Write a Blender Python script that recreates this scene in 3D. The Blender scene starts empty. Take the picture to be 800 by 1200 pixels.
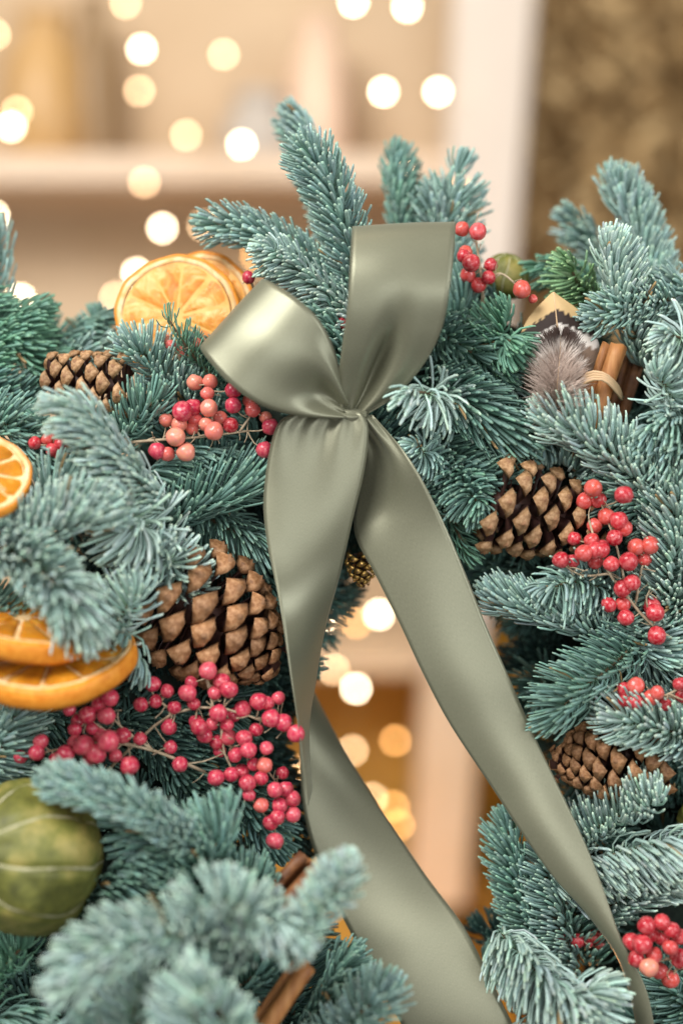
import bpy, bmesh, math, random
import numpy as np
from mathutils import Vector, Matrix, Quaternion, noise

random.seed(7)
RNG = np.random.default_rng(7)
C = bpy.context.scene.collection
SC = bpy.context.scene

# ------------------------------------------------------------------ camera
DIST = 0.90            # metres from the lens to the plane of the bow
PX = 0.0005            # metres per photo pixel on that plane
cam_d = bpy.data.cameras.new('camera')
cam = bpy.data.objects.new('camera', cam_d); C.objects.link(cam)
cam.location = (0, -DIST, 0); cam.rotation_euler = (math.pi/2, 0, 0)
cam_d.sensor_fit = 'HORIZONTAL'; cam_d.sensor_width = 24.0
cam_d.lens = 24.0*DIST/(800*PX)
cam_d.clip_start = 0.02; cam_d.clip_end = 60
cam_d.dof.use_dof = True
cam_d.dof.focus_distance = DIST-0.004
cam_d.dof.aperture_fstop = 1.52
SC.camera = cam

# ------------------------------------------------------------------ world, lamps, exposure
w = bpy.data.worlds.new("World"); SC.world = w; w.use_nodes = True
w.node_tree.nodes['Background'].inputs[0].default_value = (1.0, 0.95, 0.88, 1)
w.node_tree.nodes['Background'].inputs[1].default_value = 0.15

def area(name, loc, target, sx, sy, power, col):
    l = bpy.data.lights.new(name, 'AREA'); l.shape = 'RECTANGLE'; l.size = sx; l.size_y = sy
    l.energy = power; l.color = col
    o = bpy.data.objects.new(name, l); C.objects.link(o); o.location = loc
    o.rotation_euler = (Vector(target)-Vector(loc)).to_track_quat('-Z', 'Y').to_euler()
    return o
area('window_light', (-1.1, -1.5, 1.55), (0, 0, -0.05), 1.5, 1.1, 66, (1.0, 0.98, 0.945))
area('front_window_light', (0.5, -2.6, 0.0), (0, 0, -0.12), 1.5, 1.3, 18, (0.97, 0.99, 1.0))
area('added_side_light', (1.9, -1.1, 0.5), (0, 0, 0), 0.7, 1.3, 17, (0.95, 0.98, 1.0))  # unseen area light added to widen the highlights on the satin
area('room_light', (-0.6, 0.35, 1.9), (0.0, 1.25, 0.1), 1.2, 0.5, 5, (1.0, 0.84, 0.64))
lp = bpy.data.lights.new('added_warm_glow', 'POINT'); lp.energy = 2.4; lp.color = (1.0, .42, .12); lp.shadow_soft_size = .08
lo = bpy.data.objects.new('added_warm_glow', lp); C.objects.link(lo); lo.location = (.02, .75, -.62)  # unseen point light added to warm the lower shelf like fairy-light glow
SC.view_settings.view_transform = 'Standard'; SC.view_settings.look = 'None'
SC.view_settings.exposure = 0.48; SC.view_settings.gamma = 1.0
SC.view_settings.use_curve_mapping = False
SC.cycles.use_denoising = True
SC.cycles.use_adaptive_sampling = False
SC.cycles.max_bounces = 6; SC.cycles.diffuse_bounces = 3; SC.cycles.glossy_bounces = 3
SC.cycles.transmission_bounces = 3
SC.cycles.sample_clamp_indirect = 4

# ------------------------------------------------------------------ helpers
def P(x, y, d=0.0):
    """photo pixel + metres in front of the bow plane -> world point"""
    s = PX*(DIST-d)/DIST
    return Vector(((x-400)*s, -d, (600-y)*s))
def tag(o, label=None, cat=None, group=None, kind=None):
    if label: o['label'] = label
    if cat: o['category'] = cat
    if group: o['group'] = group
    if kind: o['kind'] = kind
    return o
def empty(name, loc, label, cat, group=None):
    o = bpy.data.objects.new(name, None); C.objects.link(o); o.location = loc
    o.empty_display_size = 0.01
    return tag(o, label, cat, group)
def link(name, me, parent=None):
    o = bpy.data.objects.new(name, me); C.objects.link(o)
    if parent is not None: o.parent = parent
    return o
def mesh_np(name, V, Q, mats, fm=None, col=None, smooth=True):
    me = bpy.data.meshes.new(name)
    V = np.asarray(V, dtype=np.float32); Q = np.asarray(Q, dtype=np.int32)
    me.vertices.add(len(V)); me.vertices.foreach_set('co', V.ravel())
    k = Q.shape[1]
    me.loops.add(Q.size); me.loops.foreach_set('vertex_index', Q.ravel())
    me.polygons.add(len(Q)); me.polygons.foreach_set('loop_start', np.arange(0, Q.size, k, dtype=np.int32))
    me.polygons.foreach_set('loop_total', np.full(len(Q), k, dtype=np.int32))
    if fm is not None: me.polygons.foreach_set('material_index', np.asarray(fm, dtype=np.int32))
    me.update(calc_edges=True)
    me.polygons.foreach_set('use_smooth', np.full(len(Q), smooth))
    for m in (mats if isinstance(mats, (list, tuple)) else [mats]): me.materials.append(m)
    if col is not None:
        ca = me.color_attributes.new('tint', 'FLOAT_COLOR', 'POINT')
        c4 = np.ones((len(V), 4), dtype=np.float32); c4[:, :3] = col
        ca.data.foreach_set('color', c4.ravel())
    return me
def mesh_py(name, V, F, mats, fm=None, smooth=True):
    me = bpy.data.meshes.new(name); me.from_pydata([tuple(v) for v in V], [], F)
    for m in (mats if isinstance(mats, (list, tuple)) else [mats]): me.materials.append(m)
    for i, p in enumerate(me.polygons):
        p.use_smooth = smooth
        if fm: p.material_index = fm[i]
    return me
def spline(pts, n):
    """catmull-rom through pts (list of equal length tuples) -> n samples"""
    A = np.array(pts, dtype=float)
    A = np.vstack([2*A[0]-A[1], A, 2*A[-1]-A[-2]])
    m = len(A)-3
    seg = np.linalg.norm(np.diff(A[1:-1], axis=0), axis=1)+1e-9
    cum = np.concatenate([[0], np.cumsum(seg)])/seg.sum()
    out = []
    for t in np.linspace(0, 1, n):
        i = min(m-1, max(0, int(np.searchsorted(cum, t, side='right')-1)))
        f = (t-cum[i])/(cum[i+1]-cum[i])
        p0, p1, p2, p3 = A[i], A[i+1], A[i+2], A[i+3]
        out.append(.5*((2*p1)+(-p0+p2)*f+(2*p0-5*p1+4*p2-p3)*f*f+(-p0+3*p1-3*p2+p3)*f**3))
    return np.array(out)
def tube(pts, rad, seg=6):
    """verts and quads of a tube along world points; rad a number or a list"""
    pts = [Vector(p) for p in pts]; n = len(pts)
    V, F = [], []
    up = Vector((0.13, 0.9, 0.41)).normalized()
    for i, p in enumerate(pts):
        t = (pts[min(i+1, n-1)]-pts[max(i-1, 0)]).normalized()
        a = t.cross(up).normalized(); b = t.cross(a)
        r = rad[i] if isinstance(rad, (list, tuple, np.ndarray)) else rad
        for k in range(seg):
            th = 2*math.pi*k/seg
            V.append(p+a*(r*math.cos(th))+b*(r*math.sin(th)))
    for i in range(n-1):
        for k in range(seg):
            k2 = (k+1) % seg
            F.append((i*seg+k, i*seg+k2, (i+1)*seg+k2, (i+1)*seg+k))
    F.append(tuple(range(seg-1, -1, -1))); F.append(tuple((n-1)*seg+k for k in range(seg)))
    return V, F
class MB:
    def __init__(s): s.V, s.F = [], []
    def add(s, V, F):
        o = len(s.V); s.V += list(V); s.F += [tuple(i+o for i in f) for f in F]; return s
    def mesh(s, name, m, smooth=True): return mesh_py(name, s.V, s.F, m, smooth=smooth)

# ------------------------------------------------------------------ materials
def mat(name, col, rough=.6, **kw):
    m = bpy.data.materials.new(name); m.use_nodes = True
    b = m.node_tree.nodes['Principled BSDF']
    b.inputs['Base Color'].default_value = (*col, 1); b.inputs['Roughness'].default_value = rough
    for k, v in kw.items(): b.inputs[k.replace('_', ' ')].default_value = v
    return m
def N(m, t, **kw):
    n = m.node_tree.nodes.new(t)
    for k, v in kw.items(): setattr(n, k, v)
    return n
def L(m, a, b): m.node_tree.links.new(a, b)
def bsdf(m): return m.node_tree.nodes['Principled BSDF']
def ramp(m, stops):
    r = N(m, 'ShaderNodeValToRGB'); e = r.color_ramp.elements
    while len(e) > 1: e.remove(e[-1])
    e[0].position, e[0].color = stops[0][0], (*stops[0][1], 1)
    for p, c in stops[1:]:
        x = e.new(p); x.color = (*c, 1)
    return r
def noisecol(m, scale, stops, detail=6, coord='Object', rough=.6, dist=0.0):
    tc = N(m, 'ShaderNodeTexCoord'); nz = N(m, 'ShaderNodeTexNoise')
    nz.inputs['Scale'].default_value = scale; nz.inputs['Detail'].default_value = detail
    nz.inputs['Roughness'].default_value = rough; nz.inputs['Distortion'].default_value = dist
    L(m, tc.outputs[coord], nz.inputs['Vector'])
    r = ramp(m, stops); L(m, nz.outputs['Fac'], r.inputs['Fac']); L(m, r.outputs['Color'], bsdf(m).inputs['Base Color'])
    return nz, r
def bump(m, src, strength=.3, dist=.0005):
    b = N(m, 'ShaderNodeBump'); b.inputs['Strength'].default_value = strength; b.inputs['Distance'].default_value = dist
    L(m, src, b.inputs['Height']); L(m, b.outputs['Normal'], bsdf(m).inputs['Normal']); return b

M = {}
# needles: tint stored per needle (tone of its sprig), plus a little grain
m = M['needle'] = mat('fir_needle', (.2, .35, .3), .48, Specular_IOR_Level=.42)
at = N(m, 'ShaderNodeAttribute', attribute_name='tint')
nz = N(m, 'ShaderNodeTexNoise'); nz.inputs['Scale'].default_value = 900; nz.inputs['Detail'].default_value = 2
tc = N(m, 'ShaderNodeTexCoord'); L(m, tc.outputs['Object'], nz.inputs['Vector'])
mr = N(m, 'ShaderNodeMapRange'); mr.inputs[1].default_value = .3; mr.inputs[2].default_value = .7
mr.inputs[3].default_value = .82; mr.inputs[4].default_value = 1.18; L(m, nz.outputs['Fac'], mr.inputs[0])
vm = N(m, 'ShaderNodeVectorMath', operation='SCALE'); L(m, at.outputs['Color'], vm.inputs[0]); L(m, mr.outputs[0], vm.inputs['Scale'])
L(m, vm.outputs[0], bsdf(m).inputs['Base Color'])
m = M['twig'] = mat('fir_twig', (.1, .06, .035), .75)
noisecol(m, 400, [(.3, (.06, .04, .02)), (.7, (.19, .12, .065))])
m = M['bud'] = mat('fir_bud', (.3, .17, .08), .6)
# satin ribbon
m = M['satin'] = mat('sage_satin', (.25, .24, .15), .39, Metallic=.48, Specular_IOR_Level=.5, Anisotropic=.6,
                     Sheen_Weight=.22, Sheen_Roughness=.4)
bsdf(m).inputs['Sheen Tint'].default_value = (.75, .8, .68, 1)
uv = N(m, 'ShaderNodeUVMap', uv_map='UVMap'); mp = N(m, 'ShaderNodeMapping'); L(m, uv.outputs[0], mp.inputs[0])
mp.inputs['Scale'].default_value = (500, 2600, 1)
nz = N(m, 'ShaderNodeTexNoise'); nz.inputs['Scale'].default_value = 1.0; nz.inputs['Detail'].default_value = 2
L(m, mp.outputs[0], nz.inputs['Vector'])
bump(m, nz.outputs['Fac'], .16, .0003)
tg = N(m, 'ShaderNodeTangent', direction_type='UV_MAP', uv_map='UVMap'); L(m, tg.outputs[0], bsdf(m).inputs['Tangent'])
cr = ramp(m, [(.3, (.185, .185, .124)), (.7, (.238, .238, .166))]); L(m, nz.outputs['Fac'], cr.inputs[0]); L(m, cr.outputs[0], bsdf(m).inputs['Base Color'])
m = M['selvedge'] = mat('ribbon_selvedge', (.19, .19, .125), .65)
# berries
def berry_mat(name, a, b, c):
    m = mat(name, a, .26, Specular_IOR_Level=.5, Subsurface_Weight=.05, Subsurface_Scale=.002)
    oi = N(m, 'ShaderNodeObjectInfo'); r = ramp(m, [(0, a), (.55, b), (1, c)]); L(m, oi.outputs['Random'], r.inputs[0])
    tc = N(m, 'ShaderNodeTexCoord'); nz = N(m, 'ShaderNodeTexNoise'); nz.inputs['Scale'].default_value = 2.2; nz.inputs['Detail'].default_value = 5
    L(m, tc.outputs['Object'], nz.inputs['Vector'])
    r2 = ramp(m, [(.42, (0, 0, 0)), (.8, (1, 1, 1))]); L(m, nz.outputs['Fac'], r2.inputs[0])
    mx = N(m, 'ShaderNodeMix', data_type='RGBA'); L(m, r2.outputs[0], mx.inputs['Factor']); L(m, r.outputs[0], mx.inputs['A'])
    mx.inputs['B'].default_value = (.70, .20, .20, 1)
    L(m, mx.outputs['Result'], bsdf(m).inputs['Base Color']); bump(m, nz.outputs['Fac'], .15, .0003)
    return m
M['pinkberry'] = berry_mat('pink_berry', (.42, .012, .045), (.56, .030, .080), (.62, .075, .115))
M['redberry'] = berry_mat('red_berry', (.38, .008, .02), (.52, .022, .038), (.60, .09, .06))
M['peachberry'] = berry_mat('peach_berry', (.62, .05, .07), (.72, .17, .12), (.76, .30, .19))
M['calyx'] = mat('berry_calyx', (.16, .07, .03), .8)
m = M['stalk'] = mat('berry_stalk', (.42, .33, .22), .75)
noisecol(m, 250, [(.3, (.26, .19, .11)), (.7, (.52, .43, .30))])
# cone
def scale_mats(tag_, lo, hi):
    m = mat('cone_scale_tip_'+tag_, hi, .62)
    nz, r = noisecol(m, 3.2, [(.34, tuple(a*.55 for a in lo)), (.45, lo), (.55, tuple((a+b)/2 for a, b in zip(lo, hi))), (.66, hi)], detail=9, rough=.75)
    oi = N(m, 'ShaderNodeObjectInfo'); mr = N(m, 'ShaderNodeMapRange'); mr.inputs[3].default_value = .72; mr.inputs[4].default_value = 1.2; L(m, oi.outputs['Random'], mr.inputs[0])
    vm = N(m, 'ShaderNodeVectorMath', operation='SCALE'); L(m, r.outputs[0], vm.inputs[0]); L(m, mr.outputs[0], vm.inputs['Scale']); L(m, vm.outputs[0], bsdf(m).inputs['Base Color'])
    bump(m, nz.outputs['Fac'], .8, .0009); return m
M['umbo'] = mat('cone_umbo', (.26, .13, .06), .7)
M['tip_tan'] = scale_mats('tan', (.27, .12, .045), (.58, .33, .17))
M['tip_pale'] = scale_mats('pale', (.28, .145, .06), (.58, .37, .20))
m = M['scale_dark'] = mat('cone_scale_inner', (.07, .03, .025), .45)
noisecol(m, 2.5, [(.3, (.035, .014, .016)), (.7, (.13, .058, .04))])
M['gold'] = mat('gold_paint', (.72, .46, .14), .3, Metallic=.85)
# orange
m = M['rind'] = mat('orange_rind', (.78, .27, .03), .5, Specular_IOR_Level=.35)
nz, r = noisecol(m, 260, [(.3, (.66, .20, .012)), (.7, (.85, .34, .04))], detail=3); bump(m, nz.outputs['Fac'], .5, .0006)
m = M['pith'] = mat('orange_pith', (.80, .58, .30), .75)
noisecol(m, 120, [(.35, (.78, .42, .14)), (.65, (.88, .70, .42))])
m = M['membrane'] = mat('dried_orange_membrane', (.86, .55, .22), .6); noisecol(m, 90, [(.35, (.80, .36, .06)), (.65, (.88, .54, .18))])
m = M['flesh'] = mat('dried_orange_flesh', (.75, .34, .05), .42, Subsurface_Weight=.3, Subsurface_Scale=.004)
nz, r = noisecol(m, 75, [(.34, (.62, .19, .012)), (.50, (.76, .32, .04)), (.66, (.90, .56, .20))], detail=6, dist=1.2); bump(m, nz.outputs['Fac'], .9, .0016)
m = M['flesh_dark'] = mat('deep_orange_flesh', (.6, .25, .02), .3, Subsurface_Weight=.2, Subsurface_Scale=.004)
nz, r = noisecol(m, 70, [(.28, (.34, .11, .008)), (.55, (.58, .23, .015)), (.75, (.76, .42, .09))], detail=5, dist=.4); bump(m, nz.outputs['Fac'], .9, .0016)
# lime
m = M['lime'] = mat('dried_lime_skin', (.2, .22, .05), .55)
nz, r = noisecol(m, 42, [(.32, (.05, .055, .010)), (.5, (.155, .16, .03)), (.66, (.34, .28, .08))], detail=8, rough=.65); bump(m, nz.outputs['Fac'], .8, .0015)
m = M['slit'] = mat('lime_slit', (.55, .52, .34), .7); noisecol(m, 200, [(.3, (.24, .24, .10)), (.7, (.52, .48, .32))])
# cinnamon
m = M['cinnamon'] = mat('cinnamon_bark', (.35, .15, .05), .6)
tc = N(m, 'ShaderNodeTexCoord'); mp = N(m, 'ShaderNodeMapping'); mp.inputs['Scale'].default_value = (160, 160, 30); L(m, tc.outputs['Object'], mp.inputs[0])
nz = N(m, 'ShaderNodeTexNoise'); nz.inputs['Detail'].default_value = 7; L(m, mp.outputs[0], nz.inputs['Vector']); nz.inputs['Scale'].default_value = 1.4
r = ramp(m, [(.3, (.24, .085, .022)), (.55, (.42, .18, .055)), (.75, (.56, .29, .11))]); L(m, nz.outputs['Fac'], r.inputs[0]); L(m, r.outputs[0], bsdf(m).inputs['Base Color'])
bump(m, nz.outputs['Fac'], .5, .001)
m = M['cinnamon_dark'] = mat('dark_cinnamon_bark', (.16, .06, .02), .6)
tc = N(m, 'ShaderNodeTexCoord'); nz = N(m, 'ShaderNodeTexNoise'); nz.inputs['Scale'].default_value = 120; L(m, tc.outputs['Object'], nz.inputs['Vector'])
r = ramp(m, [(.3, (.09, .03, .012)), (.7, (.27, .11, .035))]); L(m, nz.outputs['Fac'], r.inputs[0]); L(m, r.outputs[0], bsdf(m).inputs['Base Color'])
bump(m, nz.outputs['Fac'], .5, .001)
m = M['leaf'] = mat('tan_leaf', (.62, .40, .17), .6); nz, r = noisecol(m, 90, [(.3, (.60, .38, .14)), (.7, (.82, .64, .38))]); bump(m, nz.outputs['Fac'], .3, .0008)
m = M['feather'] = mat('feather_barb', (.3, .2, .15), .7)
at = N(m, 'ShaderNodeAttribute', attribute_name='tint'); L(m, at.outputs['Color'], bsdf(m).inputs['Base Color'])
M['raffia'] = mat('raffia', (.62, .42, .24), .7)
M['moss'] = mat('gap_shade_moss', (.012, .022, .016), .95)  # near-black backing: the shade between sprigs is put into the moss colour
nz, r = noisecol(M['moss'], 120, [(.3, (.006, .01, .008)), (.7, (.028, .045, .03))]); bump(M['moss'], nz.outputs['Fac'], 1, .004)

# ------------------------------------------------------------------ background (1.1 m behind the wreath)
BG = -1.10
def box_between(a, b, y0, y1, mat_, name, parent, wid=None):
    """a, b: lists of (x,z) corners, a plank outline extruded from depth y0 to y1, bevelled"""
    V = [(x, y0, z) for x, z in a]+[(x, y1, z) for x, z in a]
    n = len(a); F = [tuple(range(n)), tuple(range(2*n-1, n-1, -1))]+[(i, i+n, (i+1) % n+n, (i+1) % n) for i in range(n)]
    me = mesh_py(name, V, F, mat_, smooth=False)
    bm = bmesh.new(); bm.from_mesh(me); bmesh.ops.recalc_face_normals(bm, faces=bm.faces)
    bmesh.ops.bevel(bm, geom=bm.edges[:], offset=.004, segments=2, affect='EDGES'); bm.to_mesh(me); bm.free()
    return link(name, me, parent)
def xz(px, py, d=BG):
    v = P(px, py, d); return (v.x, v.z)
m = M['cream'] = mat('cream_painted_wood', (.66, .56, .47), .5); noisecol(m, 6, [(.3, (.63, .53, .44)), (.7, (.70, .60, .51))])
m = M['shelfwood'] = mat('peach_painted_board', (.74, .58, .44), .5); noisecol(m, 6, [(.3, (.62, .46, .32)), (.7, (.70, .54, .40))])
m = M['backpanel'] = mat('beige_back_panel', (.5, .36, .24), .7)
tc = N(m, 'ShaderNodeTexCoord'); nz = N(m, 'ShaderNodeTexNoise'); nz.inputs['Scale'].default_value = 2.3; L(m, tc.outputs['Object'], nz.inputs['Vector'])
nz.inputs['Detail'].default_value = 3
r = ramp(m, [(.3, (.50, .33, .18)), (.5, (.58, .41, .25)), (.7, (.66, .49, .32))]); L(m, nz.outputs['Fac'], r.inputs[0]); L(m, r.outputs[0], bsdf(m).inputs['Base Color'])
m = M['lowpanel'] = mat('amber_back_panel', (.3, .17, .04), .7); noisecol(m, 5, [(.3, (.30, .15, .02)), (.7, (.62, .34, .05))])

m = M['warmlit_wood'] = mat('warm_lit_wood', (.58, .42, .28), .55); noisecol(m, 7, [(.3, (.52, .37, .23)), (.7, (.64, .48, .33))])  # lower shelf wood with the warm lamp light painted into its colour
shelf = empty('shelf_unit', P(300, 600, BG), 'blurred cream shelving unit with warm boards standing behind the wreath', 'shelf')
shelf.location = (0, 0, 0)
y_f, y_b = 1.10, 1.30
box_between([xz(534, -60), xz(630, -60), xz(564, 780), xz(496, 780)], None, y_f-.02, y_f+.10, M['cream'], 'upright', shelf)
box_between([xz(496, 782), xz(564, 782), xz(543, 1060), xz(478, 1060)], None, y_f-.02, y_f+.10, M['warmlit_wood'], 'upright', shelf)
def board(x0, x1, yt, yb, yy0, yy1, mt):
    return box_between([xz(x0, yt), xz(x1, yt), xz(x1, yb), xz(x0, yb)], None, yy0, yy1, mt, 'shelf_board', shelf)
board(-160, 536, 178, 214, y_f, y_b-.001, M['shelfwood'])
board(-160, 496, 752, 792, y_f, y_b-.001, M['warmlit_wood'])
box_between([xz(-200, -90, -1.3), xz(556, -90, -1.3), xz(516, 770, -1.3), xz(-200, 770, -1.3)], None, y_b, y_b+.015, M['backpanel'], 'back_panel', shelf)
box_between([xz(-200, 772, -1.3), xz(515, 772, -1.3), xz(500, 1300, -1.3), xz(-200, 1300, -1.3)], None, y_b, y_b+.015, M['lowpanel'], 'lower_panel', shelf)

# wall behind the shelf
m = M['wall'] = mat('ochre_plaster', (.36, .23, .10), .8); noisecol(m, 3, [(.3, (.30, .18, .07)), (.7, (.45, .31, .15))])
wl = link('wall', mesh_py('wall', [(-2.5, 1.75, -2), (2.5, 1.75, -2), (2.5, 1.75, 2), (-2.5, 1.75, 2), (-2.5, 1.85, -2), (2.5, 1.85, -2), (2.5, 1.85, 2), (-2.5, 1.85, 2)],
     [(0, 1, 2, 3), (7, 6, 5, 4), (0, 4, 5, 1), (3, 2, 6, 7), (1, 5, 6, 2), (0, 3, 7, 4)], M['wall'], smooth=False)); tag(wl, kind='structure')

# blurred dry foliage right of the upright
def leafmass(name, x0, x1, y0, y1, d0, d1, n, cols, size, label):
    V, Q, K = [], [], []
    for i in range(n):
        x, y, d = random.uniform(x0, x1), random.uniform(y0, y1), random.uniform(d0, d1)
        c = P(x, y, d); q = Quaternion(Vector((random.gauss(0, 1), random.gauss(0, 1), random.gauss(0, 1))).normalized(), random.uniform(0, 6.28))
        s = size*random.uniform(.6, 1.5)
        f = noise.noise(c*4.0)*.5+.5+random.uniform(-.15, .15)
        col = [a+(b-a)*min(1, max(0, f)) for a, b in zip(cols[0], cols[1])]
        b0 = len(V)
        for lx, ly, lz in ((-.25, 0, 0), (0, -.7, .12), (.25, 0, 0), (0, .7, .12)):
            V.append(c+q @ Vector((lx*s, ly*s, lz*s))); K.append(col)
        Q.append((b0, b0+1, b0+2, b0+3))
    me = mesh_np(name, [tuple(v) for v in V], Q, M['feather'], col=np.array(K), smooth=False)
    o = link(name, me); return tag(o, label, 'dried foliage', kind='stuff')
leafmass('dried_foliage', 600, 1050, -60, 620, -1.42, -1.15, 5200, ((.40, .26, .11), (.62, .43, .21)), .035,
         'ochre and brown dried foliage filling the blurred background right of the upright')
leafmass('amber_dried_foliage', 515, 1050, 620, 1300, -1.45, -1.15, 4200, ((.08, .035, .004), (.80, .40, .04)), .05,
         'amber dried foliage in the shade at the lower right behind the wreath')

# a few blurred things on the shelves
def lathe(prof, seg=24):
    V, F = [], []
    for r, z in prof:
        for k in range(seg):
            a = 2*math.pi*k/seg; V.append((r*math.cos(a), r*math.sin(a), z))
    for i in range(len(prof)-1):
        for k in range(seg):
            k2 = (k+1) % seg; F.append((i*seg+k, i*seg+k2, (i+1)*seg+k2, (i+1)*seg+k))
    F.append(tuple(range(seg-1, -1, -1))); F.append(tuple((len(prof)-1)*seg+k for k in range(seg)))
    return V, F
def pot(name, x, d, r, h, col, label, cat, base=178, prof=None, rough=.4):
    b = P(x, base, BG); z = b.z+.0005
    mt = mat(name+'_glaze', col, rough)
    pr = prof or [(.7, 0), (.95, .08), (1, .4), (.9, .75), (.6, .88), (.55, .97), (.62, 1)]
    V, F = lathe([(a*r, c*h) for a, c in pr])
    root = empty(name, (b.x, -d, z), label, cat)
    o = link('vessel', mesh_py(name, V, F, mt), root)
    lid = link('rim', mesh_py(name+'_rim', *lathe([(.60*r, h+.0006), (.66*r, h+.003), (.66*r, h+.010), (.5*r, h+.013)]), mt), root)
    return root
pot('amber_jar', 36, -1.2, .058, .20, (.55, .33, .13), 'blurred amber jar at the left end of the upper shelf', 'jar')
pot('brown_vase', 92, -1.22, .030, .23, (.30, .19, .09), 'blurred narrow brown vase right of the amber jar on the upper shelf', 'vase')
pot('peach_vase', 372, -1.2, .042, .19, (.78, .55, .40), 'blurred peach vase on the upper shelf behind the tallest fir sprig', 'vase')
pot('grey_bowl', 300, -1.2, .055, .09, (.50, .44, .38), 'blurred low grey bowl in the middle of the upper shelf', 'bowl')

# fairy lights
def glow(name, col, e):
    m = bpy.data.materials.new(name); m.use_nodes = True; nt = m.node_tree; nt.nodes.clear()
    em = nt.nodes.new('ShaderNodeEmission'); em.inputs[0].default_value = (*col, 1); em.inputs[1].default_value = e
    out = nt.nodes.new('ShaderNodeOutputMaterial'); nt.links.new(em.outputs[0], out.inputs[0]); return m
GB = glow('bulb_bright', (1, .82, .56), 36); GM = glow('bulb_warm', (1, .66, .36), 17); GD = glow('bulb_dim', (1, .48, .15), 15)
def ball(r, seg=16, rings=10):
    bm = bmesh.new(); bmesh.ops.create_uvsphere(bm, u_segments=seg, v_segments=rings, radius=r)
    for f in bm.faces: f.smooth = True
    return bm
bulbme = {}
for k, mt in (('b', GB), ('m', GM), ('d', GD)):
    bm = ball(.0037); me = bpy.data.meshes.new('bulb'); bm.to_mesh(me); bm.free(); me.materials.append(mt); bulbme[k] = me
M['wire'] = mat('copper_wire', (.55, .36, .2), .4, Metallic=.6)
def fairy(label, bulbs, d=-1.03):
    s = empty('fairy_lights', P(bulbs[0][0], bulbs[0][1], d), label, 'fairy lights', 'strings of fairy lights behind the wreath')
    o0 = s.location
    pts = [P(x, y, d)-o0 for x, y, k in bulbs]
    path = spline([tuple(p) for p in pts], len(pts)*6)
    V, F = tube([Vector(p)+Vector((0, .007, 0)) for p in path], .0006, 5)
    link('wire', mesh_py('fairy_wire', V, F, M['wire']), s)
    for p, (x, y, k) in zip(pts, bulbs):
        b = link('bulb', bulbme[k], s); b.location = p
fairy('string of warm lights hanging above the orange slice, left of the tallest fir sprig',
      [(147, 3, 'm'), (166, 57, 'b'), (163, 106, 'm'), (262, 63, 'm'), (218, 158, 'm'), (283, 169, 'b'), (169, 213, 'm'), (190, 267, 'b'), (160, 320, 'b'), (135, 348, 'm')])
fairy('pair of lights and two more below them, above the right bow loop',
      [(414, 2, 'b'), (477, 8, 'b'), (513, 107, 'b'), (449, 107, 'b'), (470, 203, 'm'), (540, 225, 'd')])
fairy('string of lights at the far left edge above the green fir tips',
      [(-6, 40, 'm'), (20, 130, 'm'), (13, 148, 'b'), (-7, 253, 'b'), (24, 350, 'b')])
fairy('string of lights seen through the wreath opening between the ribbon tails',
      [(374, 728, 'b'), (444, 720, 'b'), (417, 730, 'd'), (391, 785, 'm'), (417, 807, 'b'), (413, 880, 'm'), (463, 868, 'd'), (436, 936, 'm'), (461, 945, 'd'), (467, 967, 'd'), (345, 905, 'm')])
fairy('lone light glowing behind the tip of the sprig above the orange slice',
      [(238, 264, 'm'), (300, 300, 'd')])

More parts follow.
